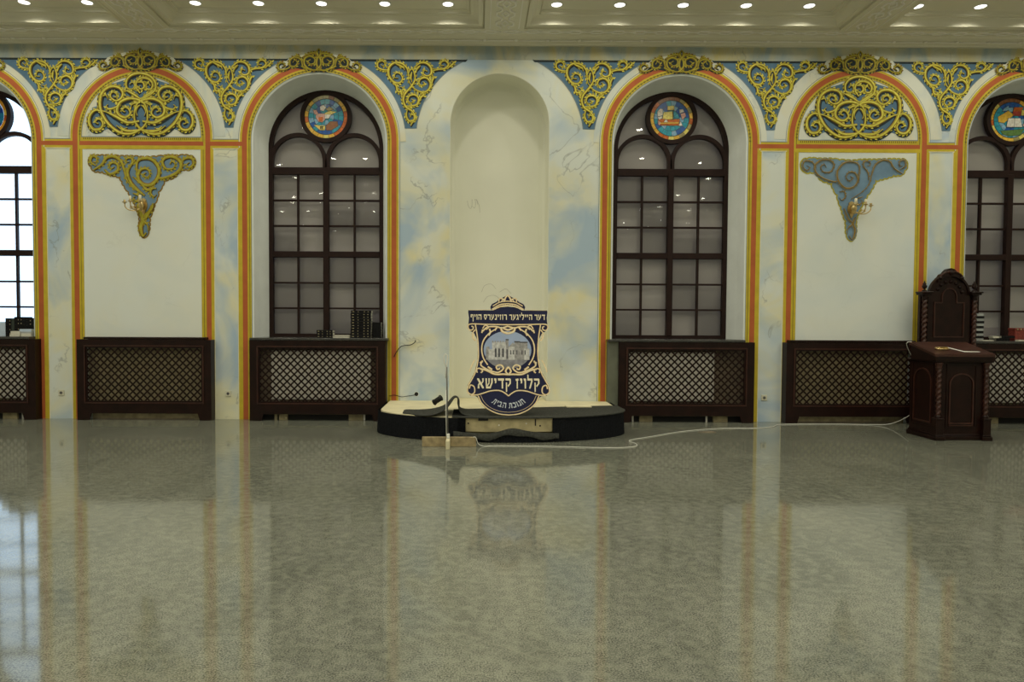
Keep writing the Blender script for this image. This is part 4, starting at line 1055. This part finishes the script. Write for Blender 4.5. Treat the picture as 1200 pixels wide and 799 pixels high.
GLY = {
 'ר': (.62, [[(0, 1), (.05, .78), (.45, .8), (.45, 0), (.62, 0), (.62, .9), (.54, 1)]]),
 'ד': (.72, [[(0, 1), (.05, .78), (.72, .78), (.72, 1)], [(.45, .79), (.45, 0), (.61, 0), (.61, .79)]]),
 'ה': (.70, [[(0, 1), (.03, .78), (.53, .78), (.53, 0), (.70, 0), (.70, 1)], [(.06, .58), (.06, 0), (.2, 0), (.2, .58)]]),
 'ח': (.70, [[(0, 1), (.03, .78), (.53, .78), (.53, 0), (.70, 0), (.70, 1)], [(.06, .79), (.06, 0), (.2, 0), (.2, .79)]]),
 'י': (.28, [[(0, 1), (.03, .78), (.10, .78), (.10, .5), (.26, .55), (.28, .95), (.2, 1)]]),
 'ו': (.28, [[(0, 1), (.03, .78), (.11, .78), (.11, 0), (.27, 0), (.27, .95), (.2, 1)]]),
 'ז': (.36, [[(0, .95), (.05, .75), (.36, .8), (.33, 1)], [(.15, .78), (.12, 0), (.27, 0), (.27, .78)]]),
 'ל': (.60, [[(0, 1.4), (.14, 1.36), (.14, 1.0), (.6, 1.0), (.6, .72), (.35, 0), (.18, 0), (.42, .72), (.42, .8), (0, .8)]]),
 'ג': (.50, [[(.05, 1), (.08, .78), (.22, .78), (.28, .4), (.38, 0), (.5, 0), (.42, .5), (.38, 1)], [(.28, .42), (.3, .22), (.14, 0), (0, 0), (.05, .15)]]),
 'נ': (.44, [[(.1, 1), (.13, .78), (.26, .78), (.27, .2), (0, .2), (.03, 0), (.43, 0), (.43, .95), (.36, 1)]]),
 'כ': (.60, [[(0, 1), (.03, .78), (.38, .78), (.43, .7), (.43, .3), (.38, .2), (0, .2), (.03, 0), (.48, 0), (.6, .12), (.6, .88), (.48, 1)]]),
 'ב': (.72, [[(0, 1), (.03, .78), (.42, .78), (.42, .2), (0, .2), (.03, 0), (.72, 0), (.70, .2), (.58, .2), (.58, .9), (.5, 1)]]),
 'ס': (.66, [[(0, 1), (.66, 1), (.66, .5), (.42, 0), (.28, 0), (.04, .5), (.04, .82)], [(.2, .8), (.5, .8), (.5, .5), (.35, .2), (.2, .5)]]),
 'ע': (.62, [[(.46, 1), (.62, 1), (.6, .5), (.3, .08), (0, -.14), (0, .02), (.22, .2), (.45, .5)], [(0, 1), (.19, 1), (.32, .32), (.2, .2), (.08, .75)]]),
 'ף': (.60, [[(0, 1), (.5, 1), (.6, .9), (.6, -.35), (.44, -.35), (.44, .8), (.16, .8), (.16, .62), (.28, .62), (.28, .46), (0, .46)]]),
 'ק': (.66, [[(0, 1), (.03, .8), (.48, .8), (.46, .5), (.24, .28), (.34, .16), (.64, .5), (.64, .92), (.56, 1)], [(.06, .6), (.06, -.35), (.2, -.3), (.2, .6)]]),
 'ש': (.85, [[(.08, 0), (.6, 0), (.85, .6), (.85, 1), (.66, 1), (.68, .6), (.5, .2), (.18, .2), (.18, 1), (0, 1)], [(.34, 1), (.52, 1), (.48, .5), (.24, .18), (.18, .3), (.36, .55)]]),
 'א': (.80, [[(0, 1), (.2, 1), (.8, .08), (.74, 0), (.6, 0), (0, .9)], [(.58, 1), (.76, 1), (.74, .65), (.54, .43), (.46, .53), (.6, .7)], [(.06, 0), (.28, 0), (.26, .33), (.36, .48), (.28, .6), (.1, .4)]]),
 'ת': (.72, [[(.1, 1), (.12, .8), (.52, .8), (.52, 0), (.7, 0), (.7, .9), (.62, 1)], [(.16, .81), (.29, .81), (.27, .15), (.18, 0), (0, 0), (.02, .15), (.15, .2)]]),
}
def write(mb, text, cx, cz, width, height, m, bold=0, y=-.004, arcf=None):
    """right to left; height is the body height of a letter"""
    pen = 0; placed = []; wi = 0
    for ch_ in text:
        if ch_ == ' ': pen -= .36; wi += 1; continue
        wd_, polys = GLY[ch_]; pen -= wd_; placed.append((pen, polys, ch_, wi)); pen -= .15
    tot = -pen - .15
    words = [MB() for _ in range(wi + 1)]
    for px_, polys, ch_, w_ in placed:
        def mp(x, z):
            u = (px_ + x + tot / 2) / tot; t = z - .5
            return arcf(u, t) if arcf else (cx + u * width, cz + t * height)
        groups = [polys] if ch_ == 'ס' else [[p] for p in polys]
        for k_, g_ in enumerate(groups):
            words[w_].prism([[mp(*q) for q in p] for p in g_], y - .0006 * k_, -.0005, m)
    for wb_ in words: sput(wb_, 'word', label=mb)
d = MB()
x0, zc = sp(595.5, 374.2)
write('word of small cream Hebrew letters', 'דער הייליגער רוזינערס הויף', cxs, zc, .945, .070, 'scream')
x0, zc = sp(595.3, 451.0)
write('word of large cream Hebrew letters', 'קלויז קדישא', cxs, zc, .775, .128, 'scream')
# lettering along the round foot
c0 = sp(595.5, 452.5); 
def foot(u, t):
    a = math.radians(-90 + u * 82); r = .272 - t * .068 
    return (c0[0] + 1.06 * r * CO(a), c0[1] + .96 * r * S(a) )
write('word of silver Hebrew letters on the round foot', 'חנוכת הבית', 0, 0, 0, 0, 'ssilver', arcf=foot)
d = MB(); d.bar((-.3, .02, .25), (-.3, .02, 1.2), .04, .02, 'beam'); d.bar((.3, .02, .25), (.3, .02, 1.2), .04, .02, 'beam'); d.bar((-.32, .02, .7), (.32, .02, .7), .04, .02, 'beam')
d.bar((0, .03, 1.0), (0, .42, .12), .04, .025, 'beam', (1, 0, 0)); sput(d, 'rear_strut')

# ------------------------------------------------------------------ rod on a cross foot, cable, wire
e = empty('rod_stand', (-.65, -2.15, 0), label='thin grey rod standing on a wooden plank foot left of the shield sign', category='stand')
d = MB(); d.bbox(-.305, .325, -.02, .02, .0, .112, 'beam', .004); d.build('plank', e)
d = MB(); d.bbox(-.022, .022, -.21, -.02, .0, .10, 'creamwood', .004); d.bbox(-.018, .018, -.06, -.02, .1, .155, 'white', .004); d.build('cross_foot', e)
d = MB(); d.tube([(-.005, -.03, .10), (-.012, -.03, .5), (-.02, -.03, .93)], .0085, 'steel', 8); d.build('rod', e)
d = MB(); d.tube([(-.020, -.045, .13), (-.026, -.04, .4), (-.028, -.035, .66)], .005, 'white', 6); d.tube([(-.02, -.03, .93), (-.05, -.03, .98), (-.055, -.03, 1.05), (-.035, -.03, 1.085), (-.01, -.03, 1.06), (-.012, -.03, 1.0), (-.028, -.03, .92), (-.03, -.035, .80)], .007, 'white', 8); d.build('wire_loop', e, label='white looped wire at the rod tip')

pts = [(-.36, -2.19, .118), (-.33, -2.19, .112), (-.30, -2.18, .04), (-.24, -2.16, .007), (-.1, -2.13, .006), (.493, -2.151, .006), (1.079, -2.218, .006), (1.40, -2.20, .006), (1.56, -2.09, .006), (1.585, -1.92, .006), (1.545, -1.78, .006), (1.60, -1.66, .006), (1.86, -1.45, .006), (2.437, -.98, .006), (3.047, -.70, .006), (3.523, -.657, .006), (3.811, -.532, .006), (3.99, -.32, .006), (4.3, -.26, .006), (4.866, -.24, .006), (5.30, -.28, .006), (5.50, -.40, .03), (5.62, -.54, .12), (5.70, -.64, .24), (5.70, -.85, .5), (5.60, -.945, .8), (5.45, -.96, 1.05), (5.37, -1.02, 1.15), (5.335, -1.06, 1.19), (5.345, -1.08, 1.215), (5.38, -1.10, 1.215)]
d = MB(); d.tube(spline(pts, 6), .0042, 'white', 6); d.build('power_cable', label='thin white cable running along the floor from the plank foot to the lectern', category='cable')
d = MB(); d.tube(spline([(-1.53, -.008, .93), (-1.50, -.03, .99), (-1.43, -.035, 1.08), (-1.36, -.03, 1.10), (-1.28, -.035, 1.11), (-1.22, -.03, 1.15), (-1.215, -.03, 1.18)], 5), .006, 'dark', 6); d.build('wire', label='bent black wire sticking out of the wall right of the middle left window', category='wire')
d = MB(); d.prism([arc(-1.202, .385, .030, 0, 360, 18)[:-1]], -.004, 0, 'dark'); d.prism([arc(-1.202, .385, .036, 0, 360, 18)[:-1]], -.003, 0, 'plaster'); d.tube(spline([(-1.215, -.01, .375), (-1.3, -.012, .36), (-1.42, -.012, .345), (-1.52, -.012, .37), (-1.60, -.012, .355)], 5), .004, 'dark', 6)
d.build('pipe_stub', label='small dark pipe hole with trailing wire low on the wall above the platform', category='pipe')
d = MB(); d.prism([[(2.54, .0), (2.58, .01), (2.6, .0)]], -.9, -.88, 'dark'); 
d = MB(); d.plate_xy([(2.62, -1.02), (2.74, -1.08), (2.86, -1.03), (2.83, -.97), (2.72, -.99)], .001, .008, 'brown'); d.build('paper_scrap', label='small brown scrap lying on the floor beside the white cable', category='scrap')

# ------------------------------------------------------------------ lectern
lx0, lx1, ly0, ly1 = 5.40, 6.10, -1.575, -1.0
lec = empty('lectern', ((lx0 + lx1) / 2, (ly0 + ly1) / 2, 0), label='dark carved wooden lectern with sloping top and twisted columns at the right', category='lectern')
ox, oy = lec.location.x, lec.location.y
def lput(mb, name, **k):
    o = mb.build(name, lec, **k); o.location = (-ox, -oy, 0); return o
d = MB(); d.box(lx0 + .03, lx1 - .03, ly0 + .05, ly1, .05, 1.0, 'wood'); lput(d, 'body')
d = MB(); d.bbox(lx0 - .0, lx1 + .0, ly0 + .02, ly1 + .015, 0, .055, 'wood', .006); d.bbox(lx0 + .012, lx1 - .012, ly0 + .032, ly1 + .008, .055, .075, 'wood', .008)
for x in (lx0 + .055, lx1 - .055): d.bbox(x - .062, x + .062, ly0 - .03, ly0 + .10, 0, .05, 'wood', .006); d.bbox(x - .055, x + .055, ly0 - .022, ly0 + .09, .05, .072, 'wood', .01)
lput(d, 'plinth')
for x in (lx0 + .055, lx1 - .055):
    d = MB(); d.bbox(x - .048, x + .048, ly0 - .015, ly0 + .08, .07, .265, 'wood', .005); d.bbox(x - .053, x + .053, ly0 - .02, ly0 + .085, .255, .28, 'wood', .006)
    d.lathe([(.04, .28), (.042, .295), (.03, .305), (.032, .315)], 'wood', x, ly0 + .032, 0)
    d.twist(x, ly0 + .032, .31, .90, .027, 'wood2', 9)
    d.lathe([(.03, .895), (.036, .905), (.028, .915), (.04, .945), (.044, .965), (.03, .985)], 'wood2', x, ly0 + .032, 0); lput(d, 'twisted_column')
def arched_panel(mb, cx, hw, z0, zs, y, horizontal=None, m='wood', mh='wood2'):
    out = arch_path(cx, hw, zs, z0, 20, hw * .9); inn = arch_path(cx, hw - .018, zs, z0 + .018, 20, hw * .9 - .018)
    mb.prism([out, inn], y - .012, y, mh); 
d = MB(); arched_panel(d, 5.75, .155, .20, .70, ly0 + .05); d.prism([[(5.56, .15), (5.94, .15), (5.94, .95), (5.56, .95)], [(5.578, .168), (5.922, .168), (5.922, .932), (5.578, .932)]], ly0 + .042, ly0 + .05, 'wood'); d.box(5.60, 5.90, ly0 + .036, ly0 + .05, .175, .19, 'wood2'); lput(d, 'front_panel')
d = MB()                                      # side panel, built flat and turned onto the left side
q = MB(); arched_panel(q, 0, .19, .20, .72, 0)
q.prism([[(-.23, .15), (.23, .15), (.23, .96), (-.23, .96)], [(-.215, .165), (.215, .165), (.215, .945), (-.215, .945)]], -.008, 0, 'wood')
for side, xx in ((-1, lx0 + .03), (1, lx1 - .03)):
    d = MB(); d.mats = list(q.mats); d.f = [list(f_) for f_ in q.f]; d.m = list(q.m); d.smooth = list(q.smooth)
    d.v = [(xx + side * (-y_), (ly0 + ly1) / 2 + .02 + x_ * .95, z_) for x_, y_, z_ in q.v]
    lput(d, 'side_panel')
d = MB()
d.bbox(lx0 - .01, lx1 + .01, ly0 - .02, ly1 + .01, .975, 1.005, 'wood', .008)
zf, zb_ = 1.082, 1.215; yf, yb_ = ly0 - .055, ly1 - .10
def slab(y0, y1, xa, xb, lo0, lo1, z0, z1, m):
    d.add([(xa, y0, lo0), (xb, y0, lo0), (xb, y1, lo1), (xa, y1, lo1), (xa, y0, z0), (xb, y0, z0), (xb, y1, z1), (xa, y1, z1)], [(0, 3, 2, 1), (4, 5, 6, 7), (0, 1, 5, 4), (1, 2, 6, 5), (2, 3, 7, 6), (3, 0, 4, 7)], m)
slab(yf + .02, yb_ - .0, lx0 - .03, lx1 + .0, 1.0, 1.0, zf - .03, zb_ - .03, 'wood')
slab(yf, yb_ + .0, lx0 - .055, lx1 - .01, zf - .034, zb_ - .034, zf, zb_, 'wood2')
slab(yf + .02, yb_ - .02, lx0 - .035, lx1 - .03, zf - .03, zb_ - .03, zf + .004, zb_ + .002, 'wood2')
lput(d, 'sloping_top')
def top_z(y): return zf + (zb_ - zf) * (y - yf) / (yb_ - yf) + .005
sl = math.atan2(zb_ - zf, yb_ - yf)
e = empty('brass_clip', (5.56, -1.45, top_z(-1.45)), label='small brass clip lying on the sloping lectern top', category='clip'); e.rotation_euler = (sl, 0, .15)
d = MB(); d.tube(spline([(-.085, -.03, .012), (-.09, .02, .012), (-.04, .05, .012), (.0, .02, .014), (.05, .05, .012), (.07, .0, .012), (.03, -.03, .012), (-.02, -.03, .014), (-.085, -.03, .012)], 5), .011, 'brass', 8); d.build('loop', e)
d = MB(); d.bbox(-.05, .05, -.012, .006, .018, .036, 'brass', .003); d.build('bar', e)
e = empty('paper_strip', (5.71, -1.46, top_z(-1.46) + .001), label='white paper strip lying on the lectern top beside the brass clip', category='paper'); e.rotation_euler = (sl, 0, 0)
d = MB(); d.plate_xy([(-.07, .12), (-.04, .13), (.06, -.07), (.24, -.085), (.24, -.105), (.04, -.105)], .0, .002, 'white'); d.build('strip', e)

# ------------------------------------------------------------------ high-backed chair behind the lectern
CX, CYb = 6.365, -.33
ch = empty('carved_armchair', (CX, -.55, 0), label='tall dark carved armchair with arched back and twisted posts behind the lectern', category='chair')
def cput(mb, name, **k):
    o = mb.build(name, ch, **k); o.location = (-CX, .55, 0); return o
d = MB(); arch = [(CX - .30, .42), (CX - .30, 1.86)] + arc(CX, 1.86, .285, 180, 0, 30, .295) + [(CX + .30, 1.86), (CX + .30, .42)]
d.prism([arch], CYb, CYb + .05, 'wood'); cput(d, 'backrest')
d = MB()
d.prism([arc(CX, 1.86, .29, 180, 0, 30, .30) + arc(CX, 1.86, .262, 0, 180, 30, .272)], CYb - .018, CYb, 'wood')
inner = [(CX - .215, 1.26), (CX - .215, 1.76), (CX - .11, 1.76), (CX - .11, 1.80)] + arc(CX, 1.83, .11, 180, 0, 16, .13) + [(CX + .11, 1.80), (CX + .11, 1.76), (CX + .215, 1.76), (CX + .215, 1.26)]
ins = [(CX - .20, 1.275), (CX - .20, 1.745), (CX - .095, 1.745), (CX - .095, 1.80)] + arc(CX, 1.83, .095, 180, 0, 16, .115) + [(CX + .095, 1.80), (CX + .095, 1.745), (CX + .20, 1.745), (CX + .20, 1.275)]
d.prism([inner, ins], CYb - .014, CYb, 'wood2'); 
for a in range(15, 170, 23): d.ball((CX + .185 * CO(math.radians(a)), CYb - .004, 1.85 + .20 * S(math.radians(a))), .024, 'wood', (1, 1, 1), 10)
cput(d, 'panel_moulding')
d = MB()                                      # carved crest
cs = [(-.18, 2.05), (-.185, 2.09), (-.155, 2.115), (-.135, 2.15), (-.10, 2.165), (-.075, 2.195), (-.045, 2.225), (0, 2.238)]
cs = [(CX + x, z) for x, z in cs]; cs = cs + [(2 * CX - x, z) for x, z in cs[::-1][1:]]
inn_ = arc(CX, 1.86, .25, 42, 138, 16, .262)
d.prism([cs + inn_], CYb - .035, CYb + .05, 'wood')
d.tube([(CX + .17 * CO(math.radians(a)), CYb - .04, 2.07 + .12 * S(math.radians(a))) for a in range(10, 171, 10)], .012, 'wood2', 8)
d.ball((CX, CYb - .03, 2.175), .038, 'wood', (1, 1, 1), 12)
for sx in (-1, 1): d.ball((CX + sx * .15, CYb - .03, 2.10), .03, 'wood', (1, 1, 1), 10)
cput(d, 'crest')
for sx in (-1, 1):
    x = CX + sx * .352; xf = CX + sx * .27
    d = MB(); d.bbox(x - .045, x + .045, CYb + .02, CYb + .07, 0, 1.86, 'wood', .004); d.twist(x, CYb - .012, .75, 1.80, .03, 'wood2', 15)
    d.bbox(x - .04, x + .04, CYb - .05, CYb + .03, .0, .75, 'wood', .005); d.lathe([(.032, 1.79), (.042, 1.80), (.03, 1.82), (.044, 1.845), (.046, 1.86)], 'wood', x, CYb - .012, 0)
    cput(d, 'back_post')
    d = MB(); d.bbox(x - .07, x + .07, CYb - .065, CYb + .075, 1.86, 1.885, 'wood', .006); d.bbox(x - .085, x + .085, CYb - .08, CYb + .08, 1.885, 1.908, 'wood', .008); cput(d, 'capital')
    d = MB(); d.lathe([(.03, 1.908), (.034, 1.92), (.012, 1.935), (.012, 1.945), (.03, 1.965), (.034, 1.985), (.02, 2.005), (.026, 2.015), (.012, 2.03), (.010, 2.045), (.002, 2.06)], 'wood', x, CYb, 0); cput(d, 'finial')
    d = MB(); d.bbox(xf - .035, xf + .035, -.76, -.69, 0, .70, 'wood', .006); d.twist(xf, -.725, .45, .70, .026, 'wood2', 4); cput(d, 'front_leg')
    d = MB(); d.bbox(x - .04, x + .01, CYb - .12, CYb, .70, .745, 'wood', .012); d.bbox(xf - .04, xf + .03, -.78, CYb - .02, .70, .745, 'wood', .012); cput(d, 'armrest')
d = MB(); d.bbox(CX - .30, CX + .30, -.76, CYb, .40, .47, 'wood', .01); d.bbox(CX - .27, CX + .27, -.75, CYb, .47, .51, 'red', .015); cput(d, 'seat')
d = MB(); d.bbox(CX - .27, CX + .27, -.74, -.71, .12, .17, 'wood', .005); cput(d, 'stretcher')

# ------------------------------------------------------------------ books and small things on the sills
def book(loc, L, D, T, style, label, group=None, rotz=0, upright=False):
    """spine along x, facing the room (-y); T is the thickness"""
    e = empty('book', loc, rotz, label=label, category='book', group=group)
    cov = {'gilt': 'book', 'dim': 'book', 'plain': 'paper', 'grey': 'bookgrey', 'green': 'greenblk', 'blue': 'bluecloth'}[style]
    sp_ = .0025
    def bx(mb, x0, x1, y0, y1, z0, z1, m):
        if upright: mb.box(z0 - T / 2, z1 - T / 2, y0, y1, x0 + L / 2, x1 + L / 2, m)
        else: mb.box(x0, x1, y0, y1, z0, z1, m)
    c = MB(); bx(c, -L / 2, L / 2, 0, D, 0, sp_, cov); bx(c, -L / 2, L / 2, 0, D, T - sp_, T, cov); bx(c, -L / 2, L / 2, -.003, sp_, 0, T, cov)
    if style in ('gilt', 'dim', 'green'):
        bm = 'bookband' if style == 'gilt' else 'bookdim'
        marks = ((-.38, .09), (-.14, .04), (.16, .05), (.35, .05)) if style == 'gilt' else ((-.42, .02), (-.3, .015), (-.1, .015), (.1, .015), (.3, .015), (.42, .02))
        for a, wd in marks: bx(c, L * (a - wd / 2), L * (a + wd / 2), -.0045, -.003, T * .36, T * .62, bm)
    c.build('cover', e)
    p = MB(); bx(p, -L / 2 + .004, L / 2 - .004, sp_, D - .004, sp_, T - sp_, 'paper'); p.build('pages', e)
    return e
ORD = ['lowest', 'second', 'third', 'fourth', 'fifth', 'sixth', 'seventh', 'eighth', 'ninth', 'tenth', 'eleventh']
def stack(n, x, y, z, L, T, style, where, group, D=.17, jit=.004):
    for i in range(n):
        nm = 'topmost' if i == n - 1 and n > 1 else ORD[i] + (' from bottom' if i else '')
        st = style[i % len(style)]
        book((x + random.uniform(-jit, jit), y + random.uniform(-jit, jit), z + i * T), L, D, T - .0008, st, '%s book, %s %s' % ({'gilt': 'black gilt-banded', 'dim': 'thin-lined', 'grey': 'grey', 'plain': 'pale'}[st], nm, where), group, random.uniform(-.02, .02))
stack(10, -2.025, .06, SILL, .300, .0405, ['gilt'], 'in the tall stack on the middle left sill', 'black books stacked on the middle left sill')
stack(9, -1.80, .12, SILL, .125, .0255, ['dim'], 'in the small right-hand stack on the middle left sill', 'dim thin-lined books at the right end of the middle left sill')
stack(3, -2.562, .06, SILL, .235, .0375, ['gilt'], 'in the low centre stack on the middle left sill', 'black books in the low stack on the middle left sill')
book((-2.33, .10, SILL), .26, .16, .016, 'plain', 'thin pale booklet lying between the two black stacks, under the other', 'thin booklets between the stacks')
book((-2.33, .10, SILL + .024), .26, .16, .012, 'plain', 'thin pale booklet lying between the two black stacks, on top', 'thin booklets between the stacks')
book((-2.33, .10, SILL + .0165), .25, .16, .007, 'gilt', 'thin black booklet between two pale ones on the middle left sill', 'thin booklets between the stacks')
# far left sill: a row of upright volumes, white ones lying in front
x = -7.44
for i, (T, st, h, lb) in enumerate([(.10, 'blue', .21, 'pale blue upright volume at the left end of the row on the far left sill'), (.045, 'dim', .265, 'slim black upright volume beside the pale blue one'), (.045, 'gilt', .265, 'gilt-marked black upright volume, third in the row on the far left sill'), (.04, 'green', .265, 'dark green upright volume on the far left sill'),
                                     (.042, 'dim', .285, 'tall black upright volume, first of the four taller ones'), (.042, 'gilt', .285, 'tall gilt-banded upright volume, second of the four taller ones'), (.042, 'gilt', .285, 'tall gilt-banded upright volume, third of the four taller ones'), (.042, 'dim', .285, 'tall black upright volume, last of the four taller ones'),
                                     (.05, 'dim', .27, 'black upright volume behind the white books, left of the last two'), (.05, 'gilt', .27, 'gilt-marked upright volume behind the white books'), (.045, 'dim', .27, 'black upright volume nearest the right jamb of the far left window')]):
    book((x + T / 2, .18, SILL), h, .17, T - .002, st, lb, 'upright volumes on the far left sill', 0, True); x += T
book((-7.10, .02, SILL), .15, .12, .025, 'plain', 'white book lying at the bottom left before the upright volumes', 'white books lying on the far left sill')
book((-7.09, .02, SILL + .0255), .14, .12, .05, 'plain', 'thick white book on the left of the lying white books', 'white books lying on the far left sill')
book((-6.935, .02, SILL), .15, .12, .045, 'plain', 'white book lying at the bottom right before the upright volumes', 'white books lying on the far left sill')
book((-6.935, .02, SILL + .0455), .15, .12, .022, 'grey', 'thin grey book lying in the middle of the right white pile', 'white books lying on the far left sill')
book((-6.945, .02, SILL + .068), .17, .12, .038, 'blue', 'pale blue-white book topping the right pile on the far left sill', 'white books lying on the far left sill')
# far right sill
stack(11, 7.075, .08, SILL, .17, .0365, ['grey', 'dim'], 'in the stack beside the armchair', 'grey books stacked on the far right sill')
e = empty('patterned_box', (7.76, .08, SILL), label='red patterned box standing on the far right sill', category='box')
d = MB(); d.bbox(-.13, .13, 0, .14, 0, .155, 'red', .004); d.build('body', e); d = MB(); d.bbox(-.135, .135, -.005, .145, .155, .19, 'red', .004)
for k in range(5): d.box(-.11 + k * .05, -.09 + k * .05, -.007, -.004, .16, .185, 'bookband')
d.build('lid', e)
book((7.42, .04, SILL), .20, .15, .04, 'dim', 'black book lying left of the red box on the far right sill', 'dark books lying on the far right sill')
book((7.50, .05, SILL + .041), .19, .15, .035, 'dim', 'black book on top of another, left of the red box', 'dark books lying on the far right sill')
book((7.31, .03, SILL + .041), .085, .10, .03, 'plain', 'small pale book resting on the black book left of the red box', 'pale papers on the far right sill')
book((7.14, -.05, SILL), .16, .08, .012, 'plain', 'thin white booklet at the edge of the far right sill beside the stack', 'pale papers on the far right sill')
book((7.58, -.10, SILL), .08, .07, .02, 'plain', 'small white booklet at the sill edge before the red box', 'pale papers on the far right sill')

# ------------------------------------------------------------------ daylight, camera, view
wd = bpy.data.worlds.new('world'); bpy.context.scene.world = wd; wd.use_nodes = True
nt = wd.node_tree; bg = nt.nodes['Background']; bg.inputs['Color'].default_value = (.58, .79, 1.0, 1); bg.inputs['Strength'].default_value = 4.2

cam = bpy.data.cameras.new('camera'); co = bpy.data.objects.new('camera', cam); C.objects.link(co)
cam.sensor_width = 36; cam.lens = 830 / 1200 * 36; cam.shift_x = 43 / 1200; cam.shift_y = 3 / 1200
co.matrix_world = Matrix.Translation((-.34, -10.375, 1.475)) @ Matrix.Rotation(math.radians(90 - 1.9), 4, 'X') @ Matrix.Rotation(math.radians(.27), 4, 'Z')
sc = bpy.context.scene; sc.camera = co
sc.view_settings.view_transform = 'Standard'; sc.view_settings.look = 'None'; sc.view_settings.gamma = 1; sc.view_settings.use_curve_mapping = False
sc.view_settings.exposure = -1.0
sc.cycles.max_bounces = 8; sc.cycles.diffuse_bounces = 5; sc.cycles.glossy_bounces = 4
sc.cycles.use_denoising = True
